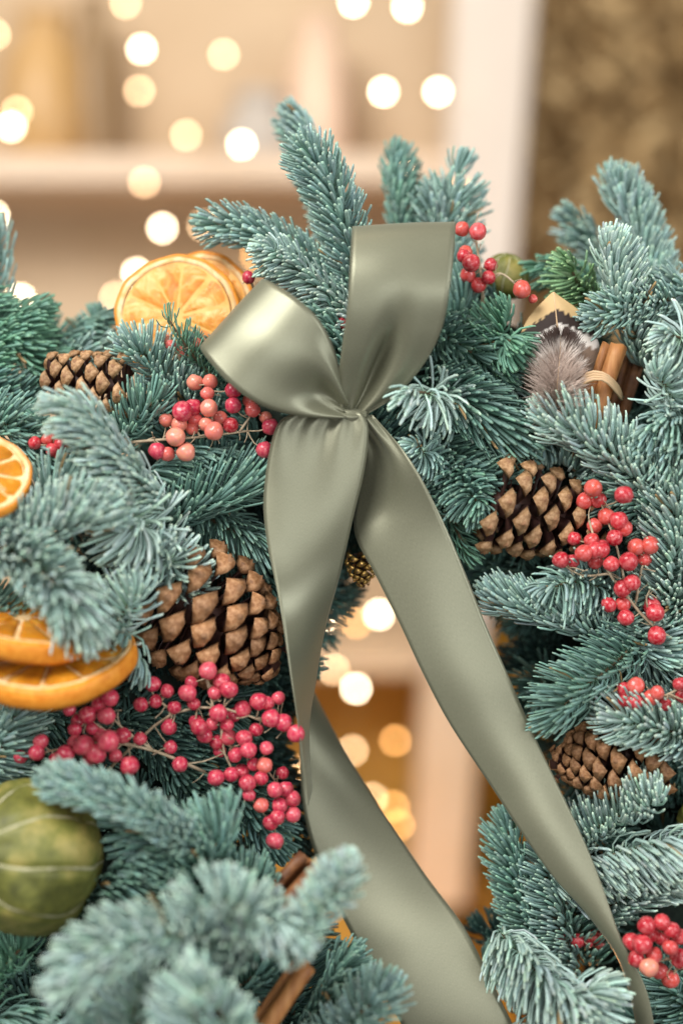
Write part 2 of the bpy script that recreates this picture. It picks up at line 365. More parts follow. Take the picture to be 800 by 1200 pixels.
# ------------------------------------------------------------------ fir sprigs
TONE = {  # needle tones: glaucous blue, mid, green; dark and deep carry gap shade
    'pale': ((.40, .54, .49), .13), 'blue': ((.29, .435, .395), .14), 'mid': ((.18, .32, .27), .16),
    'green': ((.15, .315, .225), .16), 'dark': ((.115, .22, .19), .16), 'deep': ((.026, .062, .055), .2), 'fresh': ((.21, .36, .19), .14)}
def unit(a): return a/(np.linalg.norm(a, axis=-1, keepdims=True)+1e-12)
def needle_geo(path, Lpx, density, beta, k_up, k_ax, up, tone, width=4.4, jitter=.14, tipn=26, flare=1.5):
    """path: (n,3) world points base->tip. returns verts, quads, colours"""
    Lm = Lpx*PX; seg = np.linalg.norm(np.diff(path, axis=0), axis=1); cum = np.concatenate([[0], np.cumsum(seg)]); tot = cum[-1]
    n = int(tot/PX*density)+tipn
    s = np.sort(RNG.uniform(0, 1, n))
    s[-tipn:] = RNG.uniform(1-.10*min(1, .03/tot*2), 1, tipn) if tipn else s[-tipn:]
    s = np.sort(s)
    pos = np.stack([np.interp(s*tot, cum, path[:, k]) for k in range(3)], 1)
    e = .01
    a = unit(np.stack([np.interp(np.clip(s+e, 0, 1)*tot, cum, path[:, k])-np.interp(np.clip(s-e, 0, 1)*tot, cum, path[:, k]) for k in range(3)], 1))
    th = np.arange(n)*2.399963+RNG.normal(0, .12, n)
    ref = np.array([.31, .77, .55]); u = unit(np.cross(a, ref)); v = np.cross(a, u)
    r = u*np.cos(th)[:, None]+v*np.sin(th)[:, None]
    upv = unit(np.array(up, dtype=float))
    upp = upv-(a*(a@upv)[:, None])
    lower = np.clip(-(r*upv).sum(1), 0, 1)[:, None]
    r = unit(r+upp*(.55*k_up+.9*k_up*lower))
    rem = (1-s)*tot
    b = np.radians(beta)*np.clip(.28+rem/(Lm*.55), 0, 1)+RNG.normal(0, jitter, n)
    b = np.maximum(b, .05)
    d0 = unit(a*np.cos(b)[:, None]+r*np.sin(b)[:, None])
    d1 = unit(d0+a*k_ax*1.15+upp*k_up*1.7+RNG.normal(0, jitter*.8, (n, 3)))
    ln = Lm*RNG.uniform(.78, 1.08, n)*np.clip(.62+rem/(Lm*1.3), 0, 1)
    ts = np.array([0, .25, .60, .93, 1.0]); rs = np.array([.42, .80, 1.0, 1.0, .60])
    W = width*PX*.5*RNG.uniform(.85, 1.1, n); T = W*.62
    V = np.zeros((n, 5, 4, 3)); 
    side = unit(np.cross(d0, r)); 
    for i, (t, q) in enumerate(zip(ts, rs)):
        c = pos+r*.0008+ln[:, None]*(t*d0+(t*t*.5)*(d1-d0)*flare)
        dd = unit(d0+t*(d1-d0)); nn = unit(np.cross(side, dd)); 
        V[:, i, 0] = c+side*(W*q)[:, None]; V[:, i, 1] = c+nn*(T*q)[:, None]
        V[:, i, 2] = c-side*(W*q)[:, None]; V[:, i, 3] = c-nn*(T*q)[:, None]
    base = (np.arange(n)*20)[:, None, None]
    q = []
    for i in range(4):
        for k in range(4):
            k2 = (k+1) % 4; q.append((i*4+k, i*4+k2, (i+1)*4+k2, (i+1)*4+k))
    q.append((16, 17, 18, 19)); q = np.array(q)[None]
    Q = (q+base).reshape(-1, 4)
    c0, var = TONE[tone]
    c0 = np.array(c0)
    nc = c0[None]*np.exp(RNG.normal(0, var, n))[:, None]*np.exp(RNG.normal(0, .035, (n, 3)))
    yl = (RNG.uniform(0, 1, n) < .006)[:, None]; nc = np.where(yl, np.array([[.30, .20, .09]])*1.0, nc)
    col = np.repeat(nc[:, None, :], 20, 1).reshape(n, 5, 4, 3).copy()
    col[:, :, 3] *= 1.22; col[:, :, 1] *= .86         # waxy stomatal side / greener side
    col[:, 4] *= np.array([1.15, 1.08, .95]); col[:, 0] *= np.array([.7, .8, .6])
    return V.reshape(-1, 3), Q, col.reshape(-1, 3)
GROUP = 'fir sprigs bound into the wreath'
def sprig(pts, Lpx, tone, label, up=None, beta=None, k_up=.35, k_ax=.75, density=1.75, width=5.1, jitter=.075, tipn=24, stem=1.3, cat='fir sprig'):
    Lpx *= random.uniform(1.12, 1.24); density *= .86
    if pts[-1][2] > .09: width *= 1.35; density *= .62
    if beta is None: beta = random.uniform(60, 80); k_up *= random.uniform(.8, 1.9)
    if up is None:
        q = P(*pts[-1])-P(*pts[0]); sg = random.choice((-1, 1)); up = (-q.z*sg, -.45*math.hypot(q.x, q.z), q.x*sg)
    wp = [tuple(P(*p)) for p in pts]
    n = 16; path = spline(wp, n)
    o0 = Vector(path[0])
    root = empty('fir_sprig', o0, label, cat, GROUP)
    rel = path-np.array(o0)
    V, Q, K = needle_geo(rel, Lpx, density, beta, k_up, k_ax, up, tone, width, jitter, tipn)
    o = link('needles', mesh_np('needles', V, Q, M['needle'], col=K), root); o['kind'] = 'stuff'
    TV, TF = tube([Vector(p) for p in rel], [stem*1e-3*(1-.45*i/(n-1)) for i in range(n)], 6)
    link('stem', mesh_py('stem', TV, TF, M['twig']), root)
    if k_ax <= .5:
        bm = ball(.0017, 8, 6)
        me = bpy.data.meshes.new('bud'); bm.to_mesh(me); bm.free(); me.materials.append(M['bud'])
        b = link('bud', me, root); b.location = rel[-1]; b.scale = (1, 1, 1.25)
    return root

S = sprig
TOC = (0, -1, 0)         # needle comb turned toward the viewer
UP = (0, -.3, 1)
# ---- behind and above the bow
S([(415,330,-.065),(385,230,-.065),(346,136,-.07)], 36, 'blue', 'short soft sprig whose tip peeks out behind the tallest upright sprig', up=(-1,-.4,.3))
S([(440,430,-.03),(412,300,-.018),(392,232,-.012),(358,172,-.008)], 37, 'blue', 'tallest upright sprig rising left of the right bow loop', beta=74, k_up=.25, k_ax=.55, up=(-.4,-1,0), density=2.5)
S([(440,390,-.035),(350,300,-.03),(290,268,-.03),(244,262,-.03)], 33, 'blue', 'sprig reaching left just above the orange slice', beta=72, up=(.1,-1,-.2), density=2.3)
S([(450,420,-.02),(385,350,-.01),(340,310,-.006),(312,290,0)], 33, 'pale', 'curled sprig above the left bow loop, nearest its folded end', beta=76, k_ax=.45, density=2.5)
S([(420,470,-.02),(395,400,-.015),(370,370,-.01)], 40, 'mid', 'sprig hidden between both bow loops with only its side showing')
S([(478,320,-.075),(470,240,-.075),(463,180,-.08)], 30, 'mid', 'dark blurred upright sprig behind the right bow loop, left of its neighbour', density=1.9)
S([(528,330,-.065),(532,250,-.06),(537,198,-.06)], 40, 'blue', 'feathery blurred sprig rising above the top right corner of the bow', density=1.5, jitter=.25)
S([(500,340,-.07),(508,270,-.07),(512,225,-.07)], 34, 'blue', 'thin blurred sprig between the two upright sprigs behind the right bow loop', density=1.4, jitter=.25)
# ---- right of the right loop
S([(505,440,-.04),(535,380,-.035),(548,325,-.04)], 40, 'mid', 'sprig standing along the right edge of the right bow loop')
S([(480,370,-.045),(540,405,-.02),(588,438,-.015)], 46, 'mid', 'sprig with rows of needles pointing right beside the right bow loop', up=(.2,-1,.1))
S([(545,450,-.05),(572,410,-.03),(590,372,-.015)], 42, 'green', 'greener sprig pointing up beneath the red berries right of the bow', k_ax=.5)
S([(560,430,-.03),(590,410,-.01),(596,398,.01)], 36, 'green', 'small green tip facing forward left of the feather', k_ax=.3)
S([(500,445,-.03),(545,470,-.008),(610,515,-.01)], 50, 'mid', 'broad sprig with pale blunt needles fanning right of the bow knot', density=2.5, up=(.1,-1,-.1), beta=60)
S([(560,450,-.03),(600,470,-.02),(640,520,-.02)], 44, 'blue', 'sprig running down to the right between bow and first pine cone')
S([(540,475,-.015),(508,462,.012),(482,459,.030)], 44, 'pale', 'loose pale rosette of needles right beside the bow knot', beta=80, k_ax=.25, density=.9, tipn=22, jitter=.22, width=4.6)
S([(530,560,-.03),(505,540,-.01),(487,522,.008)], 32, 'blue', 'small round pale tip just below the rosette beside the knot', beta=80, k_ax=.3)
S([(470,610,-.04),(510,578,-.02),(560,548,-.01)], 42, 'mid', 'sprig with needles pointing right along the right ribbon tail', beta=58)
S([(520,520,-.03),(560,555,-.015),(600,560,-.01)], 44, 'mid', 'sprig pointing right just above the open pine cone')
S([(520,545,-.02),(548,575,-.002),(562,592,.008)], 36, 'mid', 'green centred tip between the right ribbon tail and the open cone', k_ax=.35, beta=76)
S([(522,575,-.03),(533,615,-.02),(548,652,-.012)], 26, 'green', 'thin sparse green twig hanging beside the right ribbon tail', density=.8, tipn=8, width=2.8, beta=52)
S([(600,640,-.07),(570,670,-.06),(560,700,-.06)], 38, 'dark', 'dark sprig deep below the open cone next to the ribbon')
S([(690,650,-.07),(640,680,-.05),(605,680,-.05)], 40, 'mid', 'shaded sprig straight under the open pine cone')
# ---- upper right
S([(790,470,-.05),(770,350,-.06),(750,270,-.065),(718,210,-.07)], 37, 'blue', 'tallest blurred sprig at upper right with its tip hooked left', density=2.3, beta=72)
S([(730,370,-.085),(700,300,-.09),(668,252,-.09)], 33, 'blue', 'blurred sprig leaning left at upper right beside the hooked one')
S([(760,430,-.03),(735,360,-.012),(715,285,-.004)], 40, 'pale', 'crisp pale sprig standing in front of the hooked one', density=2.4, beta=70)
S([(700,340,-.055),(660,320,-.05),(628,312,-.05)], 38, 'green', 'blurred green sprig with loose needles above the tan leaf', density=1.3, jitter=.25)
S([(700,380,-.04),(680,340,-.03),(668,312,-.02)], 38, 'fresh', 'yellow green tip above the feather', k_ax=.4, density=1.6)
S([(860,400,-.04),(820,360,-.035),(785,330,-.03)], 42, 'blue', 'sprig at the right edge level with the tan leaf')
S([(830,440,-.05),(800,410,-.05),(770,360,-.05)], 40, 'mid', 'shaded sprig between the crisp pale one and the right edge')
S([(790,350,-.02),(740,358,-.008),(694,374,-.006)], 36, 'blue', 'sprig drooping over the top end of the cinnamon sticks', up=(0,-1,.6), beta=70)
S([(835,430,-.01),(805,400,.01),(784,392,.02)], 44, 'pale', 'large pale tip with arching needles right of the cinnamon sticks', k_ax=.3, beta=78)
S([(810,520,-.02),(790,470,.005),(772,440,.02)], 40, 'pale', 'starry pale tip below the arching one right of the cinnamon sticks', k_ax=.25, beta=78)
S([(850,480,-.01),(800,492,.01),(758,505,.016)], 42, 'blue', 'sprig pointing left to the lower end of the cinnamon sticks')
S([(850,520,-.01),(800,530,.0),(755,530,.01)], 44, 'blue', 'sprig below the starry tip at the right edge')
S([(790,590,-.01),(730,540,.004),(680,506,.01),(642,492,.012)], 46, 'pale', 'arched pale sprig crossing below the feather', up=(.2,-.6,1), beta=74, density=2.6)
S([(800,640,-.02),(750,600,-.008),(705,570,-.004)], 42, 'mid', 'sprig shaded behind the top of the right berry cluster')
S([(690,590,-.03),(680,560,-.02),(665,545,-.01)], 40, 'blue', 'short sprig between the arched sprig and the open cone')
S([(770,740,-.02),(785,660,-.004),(792,570,.004)], 50, 'pale', 'tall sprig with long swept needles right of the main red berries', up=(-.8,-.9,0), density=2.6)
S([(840,620,-.02),(810,580,-.004),(770,552,.004)], 46, 'blue', 'sprig over the tall swept one at the right edge')
S([(840,820,-.02),(822,740,-.005),(806,640,.0)], 44, 'blue', 'sprig running up the right edge beside the red berries')
# ---- right middle
S([(760,660,-.04),(700,640,-.03),(660,640,-.03)], 40, 'dark', 'dark sprig right behind the red berry cluster')
S([(730,700,-.02),(680,682,-.002),(640,690,.006)], 42, 'blue', 'sprig with arched needles under the open cone and berries', k_ax=.4, beta=76)
S([(740,760,-.02),(690,735,-.008),(630,715,-.004),(578,700,-.004)], 38, 'blue', 'long chunky sprig pointing left to the ribbon below the open cone', density=2.5, beta=56, width=5)
S([(660,700,-.03),(740,740,-.008),(830,800,0)], 42, 'blue', 'sprig running down right under the lowest red berries', density=2.4)
S([(830,720,-.02),(780,710,-.01),(740,700,-.006)], 38, 'mid', 'sprig between the berry stalk and the right edge')
S([(760,740,-.012),(715,782,.006),(672,815,.014),(650,842,.018)], 48, 'mid', 'comb like sprig with bare stem showing above the closed cone', up=(-.8,-.5,1), beta=74, k_up=.45, density=1.9, width=4)
S([(820,820,-.02),(760,810,-.02),(720,790,-.02)], 44, 'blue', 'sprig behind the small berry pair at the right')
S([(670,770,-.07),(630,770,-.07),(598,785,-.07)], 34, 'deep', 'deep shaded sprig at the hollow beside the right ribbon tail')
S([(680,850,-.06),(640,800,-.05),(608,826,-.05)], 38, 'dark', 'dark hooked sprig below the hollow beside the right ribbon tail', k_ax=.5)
S([(860,890,-.01),(800,862,.012),(750,848,.018),(716,840,.018)], 42, 'pale', 'pale sprig lying over the upper side of the closed cone', up=(.3,-1,.2), density=2.5, beta=72)
S([(660,1000,-.03),(700,970,-.01),(745,948,.006),(768,938,.02)], 48, 'pale', 'pale sprig with a round open tip right under the closed cone', density=2.4)
S([(640,960,-.04),(680,960,-.03),(720,990,-.02)], 42, 'dark', 'dark sprig squeezed between the ribbon and the closed cone')
S([(830,930,-.05),(790,930,-.04),(775,900,-.04)], 40, 'dark', 'dark sprig in the gap right of the closed cone')
S([(650,1030,-.02),(710,1005,0),(770,990,.016),(815,985,.02)], 52, 'pale', 'broad pale sprig below the round tip, reaching the right edge', density=2.4)
S([(690,1075,-.02),(760,1040,.006),(830,1028,.018)], 44, 'pale', 'broad pale sprig directly above the bottom right berries', density=2.3)
S([(640,1150,-.03),(615,1080,-.02),(598,1010,-.015),(594,965,-.018)], 34, 'mid', 'slim upright sprig on the left edge of the lower right part', density=2.1, beta=64)
S([(670,1150,-.03),(650,1080,-.018),(636,1000,-.012)], 44, 'blue', 'upright sprig tucked under the right ribbon tail near the bottom', density=2.2)
S([(700,1130,-.04),(680,1090,-.03),(668,1040,-.02)], 40, 'mid', 'sprig half covered by the lower end of the right ribbon tail')
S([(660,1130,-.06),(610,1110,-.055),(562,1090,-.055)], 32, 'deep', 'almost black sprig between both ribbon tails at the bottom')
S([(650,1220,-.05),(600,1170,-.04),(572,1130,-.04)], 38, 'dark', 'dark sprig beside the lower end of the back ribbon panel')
S([(585,1095,.0),(630,1140,.025),(690,1190,.04)], 54, 'pale', 'large pale sprig at the bottom below the slim upright one', density=2.5)
S([(600,1230,.0),(660,1190,.03),(700,1160,.045)], 50, 'pale', 'pale bottom sprig touching the end of the right ribbon tail')
S([(840,1230,-.02),(800,1180,-.01),(775,1150,-.01)], 40, 'mid', 'sprig at the bottom right corner under the berries')
S([(760,1240,-.03),(745,1200,-.03),(780,1130,-.03)], 44, 'dark', 'dark sprig behind the bottom right berries')
# ---- upper left
S([(-30,480,-.05),(-12,380,-.055),(-8,270,-.06)], 42, 'blue', 'upright blurred sprig cut by the left edge at the top')
S([(-50,460,-.035),(0,400,-.04),(42,362,-.045)], 40, 'green', 'green sprig at the left edge pointing up right', density=1.6)
S([(-40,350,-.045),(10,390,-.045),(56,440,-.045)], 44, 'green', 'green sprig at the left edge sloping down to the hidden cone', density=1.6)
S([(20,460,-.07),(75,410,-.065),(120,375,-.065)], 42, 'mid', 'blurred sprig left of the orange slice')
S([(100,470,-.075),(112,420,-.07),(118,380,-.07)], 40, 'mid', 'blurred upright sprig touching the left side of the orange slice')
S([(40,450,-.08),(60,400,-.08),(55,375,-.08)], 36, 'mid', 'short blurred sprig behind the green ones at left')
S([(60,470,-.06),(90,430,-.055),(120,405,-.055)], 38, 'blue', 'small sprig resting above the cone that lies at upper left')
S([(255,500,-.03),(205,450,-.018),(170,415,-.01),(148,408,-.006)], 40, 'blue', 'curved sprig overlapping the lower left of the orange slice', density=2.6, beta=76, k_ax=.5)
S([(262,455,-.02),(225,415,-.008),(196,372,0)], 26, 'green', 'small dark green twig standing in front of the orange slice', density=.9, width=2.8, tipn=10, jitter=.25)
S([(300,470,-.04),(260,440,-.03),(235,405,-.03)], 36, 'dark', 'shaded sprig between orange slice and left bow loop')
S([(110,540,-.02),(150,500,-.006),(185,466,0)], 40, 'mid', 'sprig with pale paddle shaped needles left of the peach berries', density=1.7, beta=72)
S([(270,560,-.03),(215,510,-.02),(160,500,-.015)], 42, 'dark', 'dark sprig under the peach berries')
S([(300,520,-.03),(260,470,-.03),(250,440,-.03)], 40, 'dark', 'dark sprig behind the peach berries next to the bow')
S([(-60,430,-.04),(0,460,-.035),(40,470,-.03)], 40, 'dark', 'dark sprig at the left edge beside the cone at upper left')
S([(-40,500,.0),(20,500,.004),(75,545,.008)], 42, 'mid', 'sprig at the left edge right above the cut orange slice')
S([(60,560,.0),(50,520,.002),(45,495,.01)], 30, 'mid', 'small tip over the three red berries at left', k_ax=.3)
S([(190,600,.02),(140,540,.04),(100,490,.05),(72,475,.052)], 42, 'pale', 'soft pale foreground sprig leaning left above the left berries', density=2.4)
S([(-30,660,.02),(40,625,.045),(90,605,.052),(128,606,.052)], 48, 'pale', 'pale foreground sprig pointing right at left middle', density=2.5)
S([(40,620,.02),(60,580,.03),(100,560,.035)], 44, 'blue', 'sprig behind the pale foreground one at left middle')
S([(190,660,.0),(165,620,.03),(150,592,.05)], 52, 'pale', 'big round rosette tip facing forward between left berries and cone', k_ax=.15, beta=82, density=1.8)
S([(225,690,.0),(205,665,.02),(192,645,.032)], 38, 'pale', 'round tip just above the big pine cone', k_ax=.25, beta=78, density=1.7)
S([(190,610,-.02),(245,585,-.004),(315,560,-.004)], 52, 'mid', 'wide sprig with needles pointing right to the left ribbon tail', density=2.5, beta=54)
S([(170,560,-.01),(215,540,-.01),(255,530,-.008)], 46, 'mid', 'sprig below the peach berries pointing right')
S([(230,600,-.03),(280,625,-.02),(330,640,-.02)], 44, 'mid', 'sprig with small tight needles beside the left ribbon tail', density=2.6, width=3.8)
S([(260,660,-.04),(300,680,-.03),(335,700,-.03)], 36, 'dark', 'dark sprig between big pine cone and left ribbon tail')
S([(300,560,-.05),(320,600,-.045),(335,680,-.045)], 40, 'deep', 'deep shaded sprig behind the left ribbon tail')
S([(-40,620,.04),(30,655,.06),(72,690,.072),(100,738,.07)], 46, 'pale', 'thick foreground sprig drooping over the left orange slices', density=2.5, up=(-.2,-1,.4))
S([(90,770,.02),(130,735,.035),(160,695,.042)], 48, 'pale', 'sprig fanning right against the left side of the big cone', k_ax=.3, beta=74, density=2.1)
S([(110,690,.02),(145,740,.028),(168,780,.028)], 38, 'blue', 'narrow sprig hanging down left of the big cone')
# ---- lower left
S([(-50,940,.0),(0,880,.02),(22,830,.028)], 46, 'blue', 'sprig at the left edge under the orange slices')
S([(-20,860,-.02),(50,850,-.01),(110,850,-.004)], 40, 'dark', 'dark sprig beneath the left orange slices')
S([(60,900,-.03),(150,850,-.02),(200,830,-.02)], 42, 'dark', 'dark sprig behind the left end of the pink berries')
S([(200,870,-.03),(240,840,-.02),(300,830,-.02)], 40, 'dark', 'dark sprig between big cone and pink berries')
S([(170,850,-.02),(215,910,-.008),(250,970,-.004)], 46, 'dark', 'dark sprig below the middle of the pink berries', up=(.5,-1,.2))
S([(220,870,-.03),(280,930,-.02),(320,990,-.018)], 44, 'dark', 'dark sprig right of the one below the pink berries', up=(.5,-1,.2))
S([(300,870,-.05),(330,930,-.05),(350,990,-.05)], 36, 'deep', 'deep shaded sprig at the inner edge left of the ribbon')
S([(240,1000,.055),(180,958,.075),(120,932,.08),(62,916,.08)], 33, 'blue', 'blurred sprig pointing left just above the green lime', density=2.4, up=(0,-1,.6))
S([(260,1030,.04),(200,1000,.045),(140,960,.045)], 44, 'mid', 'sprig right beside the green lime')
S([(90,1080,.03),(140,1030,.045),(185,990,.052)], 42, 'mid', 'sprig rising right of the green lime', density=2.4)
S([(210,1080,.03),(240,1010,.055),(262,960,.055)], 48, 'mid', 'sprig with long needles pointing up in the lower left')
S([(350,1110,.02),(305,1060,.045),(282,1020,.05)], 38, 'mid', 'sprig below the dark ones, left of the cinnamon stick')
S([(290,1120,.08),(210,1095,.11),(135,1108,.12),(78,1152,.125)], 42, 'pale', 'largest blurred foreground sprig arching left at bottom left', density=2.5, up=(0,-1,.6))
S([(330,1110,.08),(280,1065,.11),(222,1055,.12)], 40, 'pale', 'blurred pale tip pointing left in the bottom left foreground')
S([(230,1070,.08),(300,1075,.105),(352,1100,.11)], 36, 'pale', 'blurred pale sprig pointing right below the cinnamon stick')
S([(335,1125,.09),(374,1070,.105),(410,1018,.11)], 32, 'pale', 'ribbed foreground sprig crossing the back ribbon panel', density=2.5, beta=74, k_ax=.4)
S([(345,1240,.01),(385,1170,.03),(410,1120,.03)], 36, 'mid', 'sharper sprig left of the back ribbon panel at the bottom', density=2.4)
S([(370,1250,.03),(420,1190,.06),(455,1165,.065)], 40, 'blue', 'tip overlapping the back ribbon panel at the bottom edge')
S([(-50,1200,.01),(0,1140,.03),(30,1105,.035)], 44, 'green', 'green sprig under the lime at the left edge', density=1.9)
S([(20,1290,.06),(60,1230,.09),(85,1195,.10)], 46, 'blue', 'pale sprig at the bottom edge near the left corner')
S([(120,1290,.05),(150,1210,.08),(165,1150,.09)], 48, 'pale', 'sprig with upright bluish needles at the bottom edge')
S([(200,1290,.08),(225,1210,.12),(235,1150,.13)], 50, 'pale', 'blurred sprig at the bottom edge below the pale tip')
S([(300,1290,.07),(270,1215,.11),(250,1170,.12)], 38, 'pale', 'blurred sprig at the bottom edge left of the cinnamon')
S([(-60,1230,.02),(-10,1200,.03),(40,1190,.03)], 44, 'mid', 'sprig in the bottom left corner')

S([(500,590,-.05),(460,530,-.03),(432,478,-.012)], 40, 'dark', 'dark sprig squeezed behind the knot above the right ribbon tail')
S([(500,500,-.05),(455,492,-.04),(425,486,-.03)], 36, 'dark', 'short dark sprig pointing at the knot from the right')
S([(570,420,-.06),(572,380,-.055),(566,340,-.05)], 40, 'dark', 'dark sprig behind the red berries right of the bow')
S([(-60,720,.02),(-10,715,.03),(40,730,.03)], 42, 'mid', 'sprig at the left edge right above the stacked orange slices')
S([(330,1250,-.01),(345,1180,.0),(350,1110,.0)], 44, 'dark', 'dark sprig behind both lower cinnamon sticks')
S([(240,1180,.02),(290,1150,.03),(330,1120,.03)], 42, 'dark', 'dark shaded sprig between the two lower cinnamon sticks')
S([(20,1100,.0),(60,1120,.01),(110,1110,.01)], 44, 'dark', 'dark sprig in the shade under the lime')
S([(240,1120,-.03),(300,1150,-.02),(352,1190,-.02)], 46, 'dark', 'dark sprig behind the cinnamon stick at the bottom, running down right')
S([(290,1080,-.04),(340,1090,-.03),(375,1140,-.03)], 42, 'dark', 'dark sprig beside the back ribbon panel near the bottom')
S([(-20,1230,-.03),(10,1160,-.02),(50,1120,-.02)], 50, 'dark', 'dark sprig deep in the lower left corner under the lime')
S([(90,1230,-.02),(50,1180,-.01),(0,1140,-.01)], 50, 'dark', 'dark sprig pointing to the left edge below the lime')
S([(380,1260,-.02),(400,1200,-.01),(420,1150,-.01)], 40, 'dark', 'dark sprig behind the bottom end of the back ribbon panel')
# ---- moss wrapped ring and its inner fill
wr = empty('wreath_base', (0, 0, 0), 'mossy oval ring, darkened as gap shade, behind the sprigs that carries the whole wreath', 'wreath')
cx, cy, rx, ry = 480, 1000, 330, 520
def ringpt(a, d=-.085):
    x = cx+rx*math.cos(a); y = cy-ry*math.sin(a)
    return P(x, y, d+(.05 if x < 300 else 0)*min(1, (300-x)/250 if x < 300 else 0))
nseg, ns = 96, 16; V = []; F = []
for i in range(nseg):
    a = 2*math.pi*i/nseg; c = ringpt(a); t = (ringpt(a+.02)-ringpt(a-.02)).normalized(); yv = Vector((0, 1, 0)); b = t.cross(yv).normalized()
    for k in range(ns):
        th = 2*math.pi*k/ns; r = 1+.12*noise.noise(Vector((i*.4, k*.5, 0)))
        V.append(c+b*(.066*r*math.cos(th))+yv*(.036*r*math.sin(th)))
for i in range(nseg):
    for k in range(ns):
        i2, k2 = (i+1) % nseg, (k+1) % ns; F.append((i*ns+k, i*ns+k2, i2*ns+k2, i2*ns+k))
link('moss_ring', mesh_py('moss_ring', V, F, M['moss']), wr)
VV, QQ, KK, off = [], [], [], 0
for i in range(430):
    a = random.uniform(-.25, math.pi+.55); th = random.uniform(-.35, math.pi+.35)
    c = ringpt(a); t = (ringpt(a+.02)-ringpt(a-.02)).normalized(); b = t.cross(Vector((0, 1, 0))).normalized()
    ctr = c+b*(.060*math.cos(th))+Vector((0, -1, 0))*(.030*math.sin(th))
    out = (b*math.cos(th)+Vector((0, -1, 0))*math.sin(th)*.6+t*random.uniform(-1.3, 1.3)).normalized()
    ln = random.uniform(.03, .05)
    path = np.array([tuple(ctr-out*.008), tuple(ctr+out*ln*.5+t*.003), tuple(ctr+out*ln*.8)])
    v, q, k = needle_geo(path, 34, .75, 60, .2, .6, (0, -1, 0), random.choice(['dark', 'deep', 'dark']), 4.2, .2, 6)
    VV.append(v); QQ.append(q+off); KK.append(k); off += len(v)
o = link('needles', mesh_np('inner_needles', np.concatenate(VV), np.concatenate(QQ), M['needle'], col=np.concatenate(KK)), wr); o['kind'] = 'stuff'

# ------------------------------------------------------------------ bow
bow = empty('ribbon_bow', (0, 0, 0), 'sage green satin bow with two loops and long tails tied on the wreath', 'bow')
def edge_depth(Lp, Rp, sign):
    """give both edges the depth that keeps the ribbon 60 mm wide; sign>0: left edge nearer"""
    outL, outR = [], []
    for (a, b, sg) in zip(Lp, Rp, sign):
        w2 = math.hypot(a[0]-b[0], a[1]-b[1])*PX
        dz = math.sqrt(max(0, .060**2-w2**2))*sg*.5
        outL.append((a[0], a[1], a[2]+dz)); outR.append((b[0], b[1], b[2]-dz))
    return outL, outR
def ribbon(name, Lp, Rp, bulge=lambda u, v: 0, nu=90, nv=22, wob=.0006):
    A = spline([tuple(P(*p)) for p in Lp], nu); B = spline([tuple(P(*p)) for p in Rp], nu)
    G = np.zeros((nu, nv, 3))
    for i in range(nu):
        for j in range(nv):
            v = j/(nv-1); G[i, j] = A[i]*(1-v)+B[i]*v
    du = np.gradient(G, axis=0); dv = np.gradient(G, axis=1); nr = unit(np.cross(du, dv))
    for i in range(nu):
        for j in range(nv):
            u, v = i/(nu-1), j/(nv-1)
            w_ = noise.noise(Vector((u*5, v*1.2, len(name))))*wob
            G[i, j] += nr[i, j]*(bulge(u, v)+w_)*(1 if nr[nu//2, nv//2, 1] < 0 else -1)
    V = G.reshape(-1, 3); F = []
    for i in range(nu-1):
        for j in range(nv-1):
            F.append((i*nv+j, (i+1)*nv+j, (i+1)*nv+j+1, i*nv+j+1))
    me = mesh_py(name, V, F, [M['satin'], M['selvedge']])
    uvl = me.uv_layers.new(name='UVMap')
    for p in me.polygons:
        for li in p.loop_indices:
            vi = me.loops[li].vertex_index; uvl.data[li].uv = ((vi//nv)/(nu-1)*.4, (vi % nv)/(nv-1)*.06)
    o = link(name, me, bow)
    sm = o.modifiers.new('thick', 'SOLIDIFY'); sm.thickness = .00035; sm.offset = 0
    # woven selvedge along both edges
    mb = MB()
    for j in (0, nv-1): mb.add(*tube([Vector(G[i, j]) for i in range(nu)], .00018, 5))
    s = link('selvedge', mb.mesh('selvedge', M['selvedge']), o)
    return o
# loops: strip out of the knot, over the fold and back behind
def loopb(amp, c=0): return lambda u, v: amp*math.sin(math.pi*min(1, u/.62))*math.sin(math.pi*v)
ribbon('left_loop',
   [(404,490,.020),(352,487,.032),(305,474,.040),(268,448,.043),(240,416,.036),(234,404,.022),(246,404,.008),(285,430,-.002),(340,462,.0),(398,480,.006)],
   [(406,470,.020),(396,420,.034),(376,378,.042),(348,350,.043),(318,331,.034),(306,326,.020),(312,330,.006),(340,350,-.004),(376,400,-.002),(402,470,.006)],
   lambda u, v: .0022*math.sin(math.pi*min(1, u/.5))*math.sin(math.pi*v)-.008*math.exp(-((u-.10)/.08)**2)*math.exp(-((v-.42)/.20)**2)+.0018*math.sin(v*17+1)*math.exp(-(u/.13)**2)+.0010*math.sin(v*9+u*9)*math.exp(-(u/.3)**2), wob=.0016)
ribbon('right_loop',
   [(398,488,.016),(396,450,.024),(401,405,.038),(407,360,.048),(410,315,.048),(412,280,.038),(413,265,.024),(414,274,.008),(412,330,-.002),(404,420,-.004),(400,478,.004)],
   [(428,486,.014),(462,464,.020),(495,428,.030),(517,385,.042),(527,335,.050),(532,278,.041),(533,261,.025),(533,270,.009),(526,330,-.002),(500,400,-.004),(430,480,.002)],
   lambda u, v: .0012*math.sin(math.pi*min(1, u/.5))*math.sin(math.pi*v)-.012*math.exp(-((u-.13)/.11)**2)*math.exp(-((v-.50)/.13)**2)+.0016*math.sin(v*19)*math.exp(-(u/.12)**2), wob=.0016)
